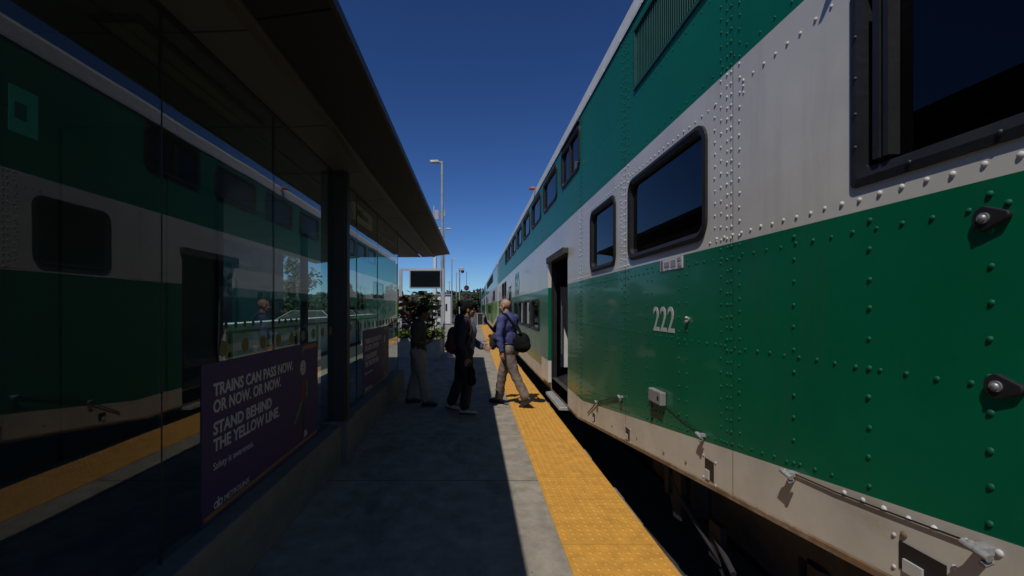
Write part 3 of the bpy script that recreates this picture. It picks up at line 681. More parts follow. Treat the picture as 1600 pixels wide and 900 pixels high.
# signs and posters on the shelter, and a small teal patch
sg = empty('station_sign', (-1.56, 6.4, 2.9), 'pale station name board under the shelter ceiling, behind the glass', 'sign')
m = MB(); m.box(-1.60, -1.56, 5.90, 7.02, 2.79, 3.0); m.build('board', mat('sign_board', (0.80,0.78,0.70), 0.6), sg)
m = MB(); text_mb(m, 'Milton', (-1.56, 6.10, 2.85), (0,1,0), (0,0,1), (1,0,0), width=0.62, cap=0.11, depth=0.003, bold=0.02); m.build('lettering', M_blk, sg)
nt = empty('patch', (-1.5, 1.48, 2.1), 'small teal notice with a dark square, high on the nearest glass', 'patch')
m = MB(); m.box(XG-0.014, XG-0.0075, 1.46, 1.555, 2.19, 2.34); m.build('teal_rect', mat('patch_teal', (0.05,0.2,0.16), 0.5), nt)  # flat teal rectangle just behind the pane, with a smaller dark square
m = MB(); m.box(XG-0.0072, XG-0.0068, 1.475, 1.515, 2.235, 2.29); m.build('square', M_blk, nt)

def poster(Yp, lines, label, full=True):
    p = empty('safety_poster', (XG, Yp, 0.42), label, 'poster', 'posters on the shelter glass')
    W_ = 1.83
    m = MB(); m.box(XG+0.0068, XG+0.0105, Yp, Yp+W_, 0.42, 1.305); m.build('sheet', M_purple, p)
    X = XG+0.0105
    m = MB()
    for body, dy, z, cap, wd in lines: text_mb(m, body, (X, Yp+dy, z), (0,1,0), (0,0,1), (1,0,0), width=wd, cap=cap, depth=0.0012, bold=0.028 if cap > 0.06 else 0.0)
    m.build('lettering', M_pwhite, p)
    m = MB()
    m.prism([(X, Yp+0.02, 0.44), (X, Yp+1.8, 0.455), (X, Yp+1.8, 0.475), (X, Yp+0.9, 0.47), (X, Yp+0.02, 0.465)], (0.001,0,0)); m.build('bottom_stripe', M_porange, p)
    # railway mark beside the operator's name
    m = MB()
    for c, fl in ((0.135, 0), (0.185, 0)):
        for k in range(14):
            a, b = R(360*k/14), R(360*(k+1)/14)
            m.prism([(X, Yp+c+0.013*math.cos(a), 0.492+0.013*math.sin(a)), (X, Yp+c+0.021*math.cos(a), 0.492+0.021*math.sin(a)), (X, Yp+c+0.021*math.cos(b), 0.492+0.021*math.sin(b)), (X, Yp+c+0.013*math.cos(b), 0.492+0.013*math.sin(b))], (0.001,0,0))
    m.box(X, X+0.0014, Yp+0.155, Yp+0.165, 0.47, 0.53)
    m.build('operator_mark', M_pwhite, p)
    # drawn figure: yellow bracket, clock face, coat, trailing scarf, legs
    q = Yp + 1.40
    m = MB()
    arc = [(q+0.03+0.07-0.07*math.cos(R(t)), 1.20+0.07*math.sin(R(t))) for t in range(0, 91, 15)] + [(q+0.40, 1.27)]
    for (a, z), (b, z2) in zip(arc, arc[1:]):
        m.tube([(X+0.001, a, z), (X+0.001, b, z2)], 0.0, 4) if False else m.prism([(X, a-0.0, z-0.018), (X, b, z2-0.018), (X, b, z2+0.018), (X, a, z+0.018)], (0.001,0,0))
    m.build('drawn_bracket', M_porange, p)
    m = MB(); m.prism([(X, q+0.06+0.065*math.cos(R(t)), 1.10+0.065*math.sin(R(t))) for t in range(0, 360, 20)], (0.001,0,0)); m.box(X+0.001, X+0.0016, q+0.057, q+0.063, 1.10, 1.145, 1); m.box(X+0.001, X+0.0016, q+0.06, q+0.09, 1.097, 1.103, 1)
    m.build('drawn_clock', [mat('poster_cream', (0.42,0.42,0.36), 0.6), M_blk], p)
    def flat(nm, pts, mt):
        m = MB(); m.prism([(X, q+a, z) for a, z in pts], (0.001,0,0)); m.build(nm, mt, p)
    flat('drawn_coat', [(0.02,0.80),(0.10,0.80),(0.14,0.98),(0.08,1.02),(0.03,0.98)], M_pred)
    flat('drawn_scarf', [(-0.14,0.66),(-0.10,0.66),(0.05,0.80),(0.018,0.83),(-0.05,0.76)], M_pgreen)
    flat('drawn_sleeve', [(0.145,0.985),(0.17,0.95),(0.16,0.82),(0.13,0.83)], M_pgreen)
    flat('drawn_leg', [(0.04,0.79),(0.10,0.79),(0.10,0.60),(0.07,0.52),(0.04,0.52)], M_blk)
    flat('drawn_leg', [(0.0,0.52),(0.035,0.56),(0.02,0.66),(-0.05,0.55)], M_pred)
    flat('drawn_shoe', [(0.08,0.49),(0.16,0.50),(0.15,0.54),(0.09,0.55)], mat('poster_cream', (0.42,0.42,0.36), 0.6))
L1 = [('TRAINS CAN PASS NOW.', 0.11, 1.115, 0.070, 1.13), ('OR NOW. OR NOW.', 0.11, 1.02, 0.070, 0.90), ('STAND BEHIND', 0.11, 0.895, 0.070, 0.74), ('THE YELLOW LINE.', 0.11, 0.80, 0.070, 0.87), ('Safety is awareness.', 0.11, 0.695, 0.042, 0.47), ('METROLINX', 0.225, 0.475, 0.036, 0.30)]
poster(2.46, L1, 'purple TRAINS CAN PASS NOW poster, the nearer one on the shelter glass')
poster(6.05, L1, 'greyish purple poster low on the glass beyond the dark pillar')

# ------------------------------------------------------------------ beyond the shelter
pp = empty('parapet_wall', (-5.7, 16, -0.02), 'low white panelled parapet wall with brown rail behind the shelter', 'wall')
m = MB(); m.box(-5.9, -5.5, 8.0, 26, -0.02, 1.16)
m.build('wall_panels', mat('parapet_white', (0.78,0.78,0.74), 0.7, var=0.06), pp)
m = MB(); m.box(-5.95, -5.45, 7.95, 26.05, 1.16, 1.24); m.build('coping', mat('coping_white', (0.72,0.72,0.68), 0.7), pp)
m = MB(); m.box(-5.49, -5.44, 8.0, 26, 1.02, 1.07)
yq = 8.3
while yq < 26: m.box(-5.498, -5.45, yq, yq+0.10, 0.0, 1.02); yq += 1.9
m.build('rail', mat('rail_brown', (0.08,0.055,0.04), 0.5), pp)

# departure display
dd = empty('departure_display', (-1.75, 15.9, 0), 'dark hanging departure screen in a white steel frame beyond the shelter', 'display')
for x in (-2.55, -1.07): m = MB(); m.box(x-0.055, x+0.055, 15.85, 15.95, 0, 2.97); m.build('post', mat('frame_white', (0.42,0.43,0.44), 0.45), dd)
m = MB(); m.box(-2.495, -1.125, 15.86, 15.94, 2.90, 2.97); m.build('top_bar', MATS['frame_white'], dd)
m = MB(); m.box(-2.23, -1.128, 15.80, 16.0, 2.28, 2.93); fr = m.build('screen_case', mat('case_grey', (0.35,0.36,0.37), 0.45), dd, bevel=0.01)
m = MB(); m.box(-2.19, -1.165, 15.79, 15.799, 2.33, 2.88); m.build('screen', mat('screen_black', (0.004,0.004,0.005), 0.2), fr)
# station planter
def leafmesh(mb, c, d, L, wd, droop=0.25, mi=0, seg=4):
    d = Vector(d).normalized(); sdir = d.cross(Vector((0,0,1)))
    if sdir.length < 0.05: sdir = Vector((1,0,0))
    sdir.normalize(); p = Vector(c); prev = None
    tw = random.uniform(-0.7, 0.7); nrm = sdir.cross(d); sdir = (sdir*math.cos(tw) + nrm*math.sin(tw)).normalized()
    for k in range(seg+1):
        t = k/seg; wk = wd*math.sin(math.pi*min(max(0.06 + 0.94*t, 0), 1))**0.8 * (1 if t < 1 else 0.05)
        q = p + d*L*t + Vector((0,0,-droop*L*t*t)); a, b = q - sdir*wk/2, q + sdir*wk/2
        if prev: mb.face([prev[0], prev[1], b, a], mi, True)
        prev = (a, b)
pl = empty('planter', (-1.8, 15.2, 0), 'square concrete planter past the end of the shelter roof', 'planter')
m = MB()
x0, x1, y0, y1 = -2.42, -1.06, 14.45, 15.6
m.box(x0, x1, y0, y0+0.09, 0, 0.64); m.box(x0, x1, y1-0.09, y1, 0, 0.64); m.box(x0, x0+0.09, y0+.09, y1-.09, 0, 0.64); m.box(x1-0.09, x1, y0+.09, y1-.09, 0, 0.64)
m.build('tub', mat('planter_concrete', (0.36,0.35,0.33), 0.85, var=0.15, bump=0.3, bscale=50), pl, bevel=0.012)
m = MB(); m.box(x0+.09, x1-.09, y0+.09, y1-.09, 0.3, 0.58); m.build('soil', mat('soil', (0.03,0.022,0.016), 0.95), pl)
M_lr = mat('leaf_red', (0.075,0.026,0.02), 0.4, var=0.45); M_lg = mat('leaf_green', (0.13,0.18,0.03), 0.45, var=0.4, scale=20); M_ld = mat('leaf_dark', (0.05,0.062,0.024), 0.45, var=0.3); M_stem = mat('stem', (0.05,0.06,0.03), 0.7)
red = [(-2.25, 14.75, 1.30, M_lr, 'tall reddish brown leaved plant at the left side of the planter'), (-1.85, 15.0, 1.50, M_ld, 'tall dark green leaved plant in the middle of the planter'), (-1.42, 14.95, 1.40, M_ld, 'tall dark green leaved plant at the right side of the planter')]
for x, y, hh, mt, lb in red:
    t = empty('leafy_plant', (x, y, 0.58), lb, 'plant', 'tall plants in the planter')
    m = MB(); s = MB()
    for k in range(7):
        a = random.uniform(0, 6.28); px, py = x + 0.10*math.cos(a), y + 0.1*math.sin(a); tx, ty = x + 0.2*math.cos(a), y + 0.2*math.sin(a)
        s.tube([(px, py, 0.56), (tx, ty, 0.58+hh*random.uniform(.75, 1.0))], [0.014, 0.006], 6)
        for j in range(6):
            tt = 0.25 + 0.14*j; b = random.uniform(0, 6.28)
            leafmesh(m, (px+(tx-px)*tt, py+(ty-py)*tt, 0.58+hh*tt), (math.cos(b), math.sin(b), random.uniform(.5, 1.3)), random.uniform(.34, .52), random.uniform(.17, .27), 0.35)
    s.build('stem', M_stem, t); m.build('foliage', mt, t)
for x, y, lb in ((-2.2, 14.62, 'low green spiky bush at the left front of the planter'), (-1.65, 14.62, 'low green spiky bush in the middle front of the planter'), (-1.22, 14.66, 'low yellow-green bush spilling over the right end of the planter')):
    m = MB()
    for k in range(260):
        a = random.uniform(0, 6.28); rr = random.uniform(0, 0.2)
        leafmesh(m, (x+rr*math.cos(a), y+rr*math.sin(a)*.6, 0.58+random.uniform(0, .28)), (math.cos(a), math.sin(a), random.uniform(.2, 1.6)), random.uniform(.18, .40), random.uniform(.03, .06), 0.5, seg=3)
    tag(m.build('low_bush', M_lg, None, off=(x, y, 0.58)), lb, 'plant', 'low bushes in the planter')

# lamp posts
def lamp_post(px, ytop, Y, label, arm=-1, two=False, extras=False, rad=0.07, base=-0.25):
    x, _, z = at(px, ytop, Y)
    t = empty('lamp_post', (x, Y, base), label, 'lamp post', 'lamp posts along the platform')
    m = MB(); m.tube([(x, Y, base), (x, Y, z)], [rad, rad*0.75], 12); m.cyl((x, Y, base), (x, Y, base+0.25), rad*1.6); m.build('pole', M_galv, t)
    for s in ((-1, 1) if two else (arm,)):
        m = MB(); m.tube([(x, Y, z-0.06), (x+0.2*s, Y, z-0.02)], 0.035, 8)
        m.prism([(x+0.12*s, Y-0.12, z-0.05), (x+0.45*s, Y-0.14, z-0.07), (x+0.5*s, Y-0.10, z+0.02), (x+0.16*s, Y-0.1, z+0.03)], (0, 0.26, 0)); m.build('lamp_head', mat('lamp_grey', (0.35,0.35,0.36), 0.5), t)
    if extras:
        m = MB(); zb = at(px, 335, Y)[2]
        m.box(x-0.38, x-0.07, Y-0.03, Y+0.03, zb-0.03, zb+0.03); m.build('side_arm', M_galv, t)
        m = MB(); m.box(x-0.30, x-0.14, Y-0.08, Y+0.08, zb-0.22, zb+0.16); m.cyl((x-0.33, Y, zb-0.1), (x-0.33, Y, zb+0.35), 0.03); m.build('antenna_box', MATS['frame_white'], t)
        m = MB(); m.box(x+0.06, x+0.12, Y-0.06, Y+0.06, zb-0.1, zb+0.2); m.build('junction_box', M_galv, t)
lamp_post(691, 252, 18.5, 'tallest lamp post, just past the departure screen', -1, extras=True, base=0.0)
lamp_post(694, 357, 33.0, 'twin-headed lamp post seen just behind the tallest one', two=True, base=0.0)
lamp_post(706, 405, 46.0, 'third lamp post, with one head pointing to the train', 1)
lamp_post(713, 426, 62.0, 'thin farther lamp post between the camera mast and the train', 1)
lamp_post(702, 440, 80.0, 'faint farthest lamp post over the tree line', two=True)
cm = empty('camera_mast', (at(719, 0, 30)[0], 30, 0), 'slim mast with a white security camera on top', 'camera mast')
x, _, z = at(718, 421, 30)
m = MB(); m.tube([(x, 30, 0), (x, 30, z)], 0.045, 10); m.build('pole', M_galv, cm)
m = MB(); m.box(x-0.06, x+0.3, 29.9, 30.1, z-0.08, z+0.12); m.build('housing', MATS['frame_white'], cm, bevel=0.02)
m = MB(); m.ell((x+0.2, 30, z-0.12), (0.11, 0.11, 0.13)); m.build('camera_dome', M_blk, cm)
wp = empty('white_post', (at(680, 0, 22)[0], 22, 0), 'thick white post standing behind the departure screen', 'post')
x, _, z = at(680, 372, 22)
m = MB(); m.tube([(x, 22, 0), (x, 22, z)], 0.085, 14); m.build('pole', mat('post_white', (0.7,0.7,0.7), 0.45), wp)
m = MB(); m.ell((x, 22, z), (0.085, 0.085, 0.05)); m.build('cap', MATS['post_white'], wp)
# signal
x, _, z = at(729, 448, 60)
sgm = empty('railway_signal', (x, 60, -0.25), 'railway signal with two round dark and red heads on one mast', 'signal')
m = MB(); m.tube([(x, 60, -0.25), (x, 60, z+2.0)], 0.05, 8); m.build('mast', M_galv, sgm)
for yy_ in (450, 462):
    zz = at(729, yy_, 60)[2]
    m = MB(); m.cyl((x, 59.9, zz), (x, 59.8, zz), 0.34, 24); h_ = m.build('signal_head', M_blk, sgm)
    m = MB(); m.cyl((x-0.05, 59.8, zz-0.03), (x-0.05, 59.77, zz-0.03), 0.15, 18); m.build('lens', mat('signal_red', (0.22,0.02,0.02), 0.5), h_)
# end-of-platform gate
eb = empty('platform_gate', (0.3, 41.3, 0), 'grey mesh gate closing the far end of the platform', 'gate')
m = MB(); 
for q in (-0.15, 0.35, 0.85): m.box(q-0.025, q+0.025, 41.25, 41.3, 0, 1.1)
m.box(-0.15, 0.85, 41.25, 41.3, 1.05, 1.1); m.build('gate_frame', M_galv, eb)
m = MB(); m.box(-0.12, 0.32, 41.26, 41.29, 0.1, 1.04); m.build('gate_panel', mat('gate_grey', (0.12,0.12,0.12), 0.7), eb)
m = MB(); m.box(0.38, 0.82, 41.26, 41.29, 0.1, 1.04); m.build('gate_panel', M_blk, eb)
# fence along the back of the platform
fn = empty('chain_fence', (-3.9, 28, 0), 'thin grey post and rail fence along the back of the platform', 'fence')
m = MB()
for z in (0.15, 0.6, 1.1): m.box(-3.82, -3.78, 17.5, 41, z, z+0.04)
m.build('fence_rail', M_galv, fn)
for k in range(12): m = MB(); m.box(-3.83, -3.77, 17.5+k*2.1, 17.56+k*2.1, 0, 1.16); m.build('fence_post', M_galv, fn)
# white kiosk
kb = empty('white_building', (at(693, 0, 52)[0], 53, -0.8), 'small white flat-roofed building with two dark windows beyond the platform', 'building')
xa, xb = at(683, 0, 52)[0], at(704, 0, 52)[0]; za, zb = -0.9, at(0, 461, 52)[2]
m = MB(); m.box(xa, xb, 52, 55, za, zb); m.build('wall', mat('building_white', (0.7,0.7,0.68), 0.7), kb)
m = MB(); m.box(xa-0.1, xb+0.1, 51.9, 55.1, zb, zb+0.12); m.build('roof', M_galv, kb)
for q in (0.32, 0.62): m = MB(); m.box(xa+(xb-xa)*q, xa+(xb-xa)*(q+0.13), 51.97, 51.998, 1.2, 2.0); m.build('window', M_blk, kb)

# dark shed across the car park, seen through the shelter glass
db = empty('shed', (-19, 21, -0.02), 'long dark grey shed across the car park behind the shelter', 'building')
m = MB(); m.box(-24, -14, 8, 33.5, -0.02, 6.2)
m.build('wall', mat('shed_grey', (0.055,0.058,0.06), 0.7, var=0.2), db)
m = MB(); m.box(-24.3, -13.7, 7.7, 33.8, 6.2, 6.45); m.build('roof', M_fasc, db)
for yq in (12, 17, 22, 27): m = MB(); m.box(-13.998, -13.95, yq, yq+3, 0.0, 3.2); m.build('shutter', mat('shutter_grey', (0.09,0.095,0.1), 0.6), db)
# parked cars
def parked_car(x, y, rot, col, label):
    t = empty('parked_car', (0, 0, 0), label, 'car', 'cars parked behind the platform')
    body = mat('car_paint_%s' % label.split()[0], col, 0.3, var=0.03, coat=0.8)
    m = MB()
    prof_ = [(-2.15,0.28),(2.15,0.28),(2.2,0.55),(2.1,0.78),(1.15,0.92),(-1.75,0.98),(-2.15,0.92),(-2.22,0.6)]
    m.prism([(-0.86, a, z) for a, z in prof_], (1.72,0,0)); m.build('body', body, t, bevel=0.06)
    m = MB()
    lo = [(-0.80,1.2,0.90),(0.80,1.2,0.90),(0.80,-1.95,0.94),(-0.80,-1.95,0.94)]; hi = [(-0.62,0.35,1.42),(0.62,0.35,1.42),(0.62,-1.35,1.44),(-0.62,-1.35,1.44)]
    for i in range(4): j = (i+1) % 4; m.face([lo[i], lo[j], hi[j], hi[i]][::-1])
    m.face(hi[::-1]); m.build('glasshouse', M_blk, t)
    m = MB(); m.box(-0.64, 0.64, -1.38, 0.36, 1.425, 1.46)
    for sx in (-1, 1):
        for a, b in (((0.80*sx,1.22,0.9),(0.63*sx,0.35,1.43)), ((0.81*sx,-0.4,0.93),(0.64*sx,-0.5,1.43)), ((0.80*sx,-1.97,0.94),(0.63*sx,-1.37,1.44))): m.tube([a, b], 0.035, 6)
    m.build('roof', body, t)
    for sx in (-1, 1):
        for yy_ in (-1.35, 1.35):
            m = MB(); m.cyl((sx*0.70, yy_, 0.32), (sx*0.875, yy_, 0.32), 0.32, 20, 0); wv = m.build('wheel', M_blk, t)
            m = MB(); m.cyl((sx*0.876, yy_, 0.32), (sx*0.884, yy_, 0.32), 0.2, 14); m.build('rim', M_alu, wv)
        m = MB(); m.box(sx*0.62-0.16, sx*0.62+0.16, 2.12, 2.19, 0.62, 0.74); m.build('headlight', M_alu, t)
        m = MB(); m.box(sx*0.66-0.14, sx*0.66+0.14, -2.215, -2.14, 0.70, 0.84); m.build('tail_light', mat('lens_red', (0.5,0.03,0.03), 0.4), t)
    t.location = (x, y, -0.02); t.rotation_euler = (0, 0, rot)
for i, (x, y, c, lb) in enumerate([(-9.6, 25.5, (0.5,0.5,0.5), 'white car parked nearest of the row, seen through the shelter glass'), (-9.6, 28.3, (0.02,0.02,0.025), 'black car parked between the white and the silver car'), (-9.6, 31.2, (0.3,0.31,0.33), 'silver car parked beside the black one in the car park'),
        (-9.2, 34.2, (0.25,0.02,0.02), 'red car parked between two cars in the car park'), (-8.8, 37, (0.03,0.05,0.12), 'blue car parked beside the red one'), (-8.5, 40, (0.65,0.65,0.65), 'pale car parked seen past the planter'), (-8.6, 43, (0.05,0.05,0.05), 'charcoal car parked farthest along the row')]):
    parked_car(x, y, R(90 + random.uniform(-3, 3)), c, lb)

# trees
M_bark = mat('bark', (0.07,0.055,0.04), 0.9, var=0.3)
M_t1 = mat('crown_green', (0.045,0.075,0.02), 0.7, var=0.5, scale=1.3); M_t2 = mat('crown_light', (0.085,0.115,0.035), 0.7, var=0.4, scale=1.3)
def tree(x, y, z0, hgt, wid, label, mt=None, n=1500, leaf=0.22, group=None):
    t = empty('broadleaf_tree', (x, y, z0), label, 'tree', group)
    m = MB(); m.tube([(x, y, z0), (x+0.05, y, z0+hgt*0.35), (x, y+0.05, z0+hgt*0.75)], [hgt*0.03, hgt*0.022, hgt*0.006], 8)
    cl = []
    for k in range(11):
        a = random.uniform(0, 6.28); rr = wid*0.5*random.uniform(0.2, 0.75); zz = z0 + hgt*random.uniform(0.35, 0.88)
        fz = 1 - abs((zz-z0)/hgt - 0.55)*1.2
        c = Vector((x+rr*fz*math.cos(a), y+rr*fz*math.sin(a), zz)); cl.append((c, wid*random.uniform(0.14, 0.25)))
        m.tube([(x, y, z0+hgt*random.uniform(.25, .5)), c], [hgt*0.01, hgt*0.004], 5)
    m.build('trunk', M_bark, t)
    m = MB()
    for k in range(n):
        c, rr = random.choice(cl); v = Vector((random.gauss(0,1), random.gauss(0,1), random.gauss(0,1))).normalized()*rr*random.uniform(0.5, 1.12)
        p = c + v; a = Vector((random.gauss(0,1), random.gauss(0,1), random.gauss(0,.6))).normalized(); b = a.orthogonal().normalized(); s = leaf*random.uniform(.5, 1.2)
        m.face([p-a*s, p-b*s*.5, p+a*s, p+b*s*.5])
    m.build('crown', mt or M_t1, t)
tree(-15.5, 40, -0.02, 6.3, 4.6, 'round tree in the car park seen through the shelter glass', M_t2, group='car park trees')
tree(-12.0, 42, -0.02, 4.6, 2.2, 'slim dark tree in the car park seen through the shelter glass', M_t1, group='car park trees')
tree(-5.2, 30, -0.1, 3.1, 2.4, 'small dense tree behind the planter, left of the white post', M_t1, leaf=0.13, n=2200, group='car park trees')
tree(-3.95, 44, -0.25, 3.0, 2.6, 'small tree behind the planter, right of the denser one', M_t2, leaf=0.13, n=1800, group='car park trees')
tree(-2.3, 58, -0.25, 3.4, 2.6, 'small tree beside the white building beyond the platform', M_t1, leaf=0.15, group='car park trees')
tree(-1.5, 75, -0.25, 3.6, 3.0, 'small tree below the railway signal', M_t1, leaf=0.15, group='car park trees')
m = MB()
for k in range(26000):
    x = random.uniform(-260, 60); y = 150 + random.uniform(-12, 40) + abs(x)*0.12
    top = 5.8 + 2.0*noise.noise(Vector((x*0.05, 1.3, 0))) + 1.3*noise.noise(Vector((x*0.22, 7.3, y*0.02)))
    z = -1 + (top+1)*random.random()**0.6
    a = Vector((random.gauss(0,1), random.gauss(0,1), random.gauss(0,.7))).normalized(); b = a.orthogonal().normalized(); s = random.uniform(0.5, 1.3)
    p = Vector((x, y, z)); m.face([p-a*s, p-b*s*.6, p+a*s, p+b*s*.6])
tag(m.build('treeline', mat('treeline_green', (0.022,0.036,0.015), 0.9, var=0.5, scale=0.15)), 'dark green line of distant trees across the horizon', 'trees', kind='stuff')
# hills under the tree line
m = MB()
for k in range(40):
    xa, xb = -400+k*18, -400+(k+1)*18
    ha = 4.6+1.4*noise.noise(Vector((xa*0.01, 0, 0))); hb = 4.6+1.4*noise.noise(Vector((xb*0.01, 0, 0)))
    m.face([(xa, 205, -1), (xb, 205, -1), (xb, 230, hb), (xa, 230, ha)]); m.face([(xa, 230, ha), (xb, 230, hb), (xb, 300, -1), (xa, 300, -1)])
tag(m.build('hills', MATS['treeline_green']), kind='structure')

# ------------------------------------------------------------------ people
def solid(name, mb, mt, parent, voxel=0.012, smooth=6, wrinkle=0.0, wscale=14, stretch=(1,1,0.45), seed=0):
    """one continuous surface grown from the overlapping forms in mb"""
    o = mb.build(name, mt, parent)
    md = o.modifiers.new('remesh', 'REMESH'); md.mode = 'VOXEL'; md.voxel_size = voxel; md.use_smooth_shade = True
    sm = o.modifiers.new('smooth', 'SMOOTH'); sm.iterations = smooth; sm.factor = 0.5
    dg = bpy.context.evaluated_depsgraph_get(); dg.update()
    me = bpy.data.meshes.new_from_object(o.evaluated_get(dg))
    o.modifiers.clear(); old = o.data; o.data = me; bpy.data.meshes.remove(old)
    me.name = name
    if not me.materials: me.materials.append(mt)
    if wrinkle:
        nr = [v.normal.copy() for v in me.vertices]
        for v, nn in zip(me.vertices, nr):
            q = Vector((v.co.x*stretch[0]+seed, v.co.y*stretch[1], v.co.z*stretch[2]))*wscale
            r_ = 1 - abs(noise.noise(q))*2.2; r2 = noise.noise(Vector((v.co.x*30+seed, v.co.y*30, v.co.z*22)))
            v.co += nn*wrinkle*(r_*0.8 + r2*0.35)
    for p in me.polygons: p.use_smooth = True
    return o
def limb(mb, pts, rads, seg=14):
    mb.tube(pts, rads, seg)
    for p, r in zip(pts, rads): mb.ell(p, r*0.995, seg=seg, rings=8)
def hand(mb, wrist, d, palm_n, side, s=1.0, curl=0.5):
    """palm, four unequal bent fingers and a thumb; d = pointing way, palm_n = way the palm faces, side = way the thumb leaves"""
    d = Vector(d).normalized(); n = Vector(palm_n); n = (n - d*n.dot(d)).normalized(); w_ = d.cross(n).normalized()
    if w_.dot(Vector(side)) < 0: w_ = -w_
    W0 = Vector(wrist)
    limb(mb, [W0, W0 + d*0.03*s], [0.026*s, 0.027*s], 10)
    for k in range(4): 
        off = (k-1.5)*0.0185*s
        limb(mb, [W0 + d*0.02*s - w_*off*0.6, W0 + d*0.088*s - w_*off], [0.0155*s, 0.0125*s], 8)
    for k, L in enumerate((0.072, 0.08, 0.074, 0.058)):
        off = (k-1.5)*0.0195*s; b = W0 + d*0.088*s - w_*off; L *= s; spread = -w_*(k-1.5)*0.06
        p1 = b + (d + n*curl*0.5 + spread).normalized()*L*0.45
        p2 = p1 + (d + n*curl*1.5 + spread*.5).normalized()*L*0.32
        p3 = p2 + (d*0.6 + n*curl*2.2).normalized()*L*0.25
        limb(mb, [b, p1, p2, p3], [0.0098*s, 0.009*s, 0.0083*s, 0.0072*s], 8)
    t0 = W0 + d*0.03*s + w_*0.022*s; t1 = t0 + (d*0.6 + w_*0.8 + n*0.35).normalized()*0.042*s; t2 = t1 + (d*0.9 + w_*0.3 + n*0.5).normalized()*0.034*s
    limb(mb, [t0, t1, t2], [0.0145*s, 0.0108*s, 0.0085*s], 8)
def head(mb, c, f, s=1.0, tilt=0.0):
    """skull, jaw, brow, nose, lips, ears; f = facing"""
    f = Vector(f).normalized(); r_ = f.cross(Vector((0,0,1))).normalized(); u = r_.cross(f).normalized()
    rot = Matrix((r_, f, u)).transposed(); c = Vector(c); P = lambda a, b, z: c + r_*a*s + f*b*s + u*z*s
    mb.ell(P(0,-0.012,0.028), (0.076*s, 0.094*s, 0.088*s), rot, 16, 12)
    mb.ell(P(0,0.028,-0.035), (0.060*s, 0.066*s, 0.080*s), rot, 14, 10)
    mb.ell(P(0,0.062,-0.088), (0.030*s, 0.026*s, 0.022*s), rot)
    mb.ell(P(0,0.074,0.022), (0.052*s, 0.018*s, 0.015*s), rot)
    limb(mb, [P(0,0.086,0.012), P(0,0.104,-0.025)], [0.011*s, 0.0155*s], 8)
    mb.ell(P(0,0.088,-0.056), (0.024*s, 0.012*s, 0.007*s), rot); mb.ell(P(0,0.086,-0.068), (0.022*s, 0.012*s, 0.007*s), rot)
    for q in (-1, 1):
        mb.ell(P(0.076*q,-0.008,-0.01), (0.010*s, 0.020*s, 0.032*s), rot); mb.ell(P(0.045*q,0.062,-0.02), (0.022*s, 0.02*s, 0.02*s), rot)
    return P, rot
def eyes(P, rot, parent, s=1.0):
    for q in (-1, 1):
        m = MB(); m.ell(P(0.031*q, 0.082, 0.004), (0.013, 0.008, 0.007), rot, 8, 6); m.build('eye', mat('eye_dark', (0.02,0.015,0.012), 0.3), parent)
def shoe(mb, ankle, d, L=0.27, pitch=0.0, sole=None):
    a = Vector(ankle); d = Vector((d[0], d[1], 0)).normalized(); s_ = d.cross(Vector((0,0,1)))
    dd = (d*math.cos(pitch) - Vector((0,0,1))*math.sin(pitch)); uu = s_.cross(dd).normalized()
    rot = Matrix((s_, dd, uu)).transposed()
    h = a - uu*0.035
    mb.ell(h - dd*0.035, (0.036, 0.045, 0.045), rot); mb.ell(h + dd*0.06 - uu*0.01, (0.042, 0.10, 0.038), rot); mb.ell(h + dd*0.14 - uu*0.018, (0.044, 0.065, 0.028), rot)
    mb.ell(a + uu*0.01, (0.040, 0.045, 0.04), rot)
    S = h + dd*0.05 - uu*0.04
    (sole or mb).obox(S, s_, dd, uu, 0.040, 0.125, 0.010)

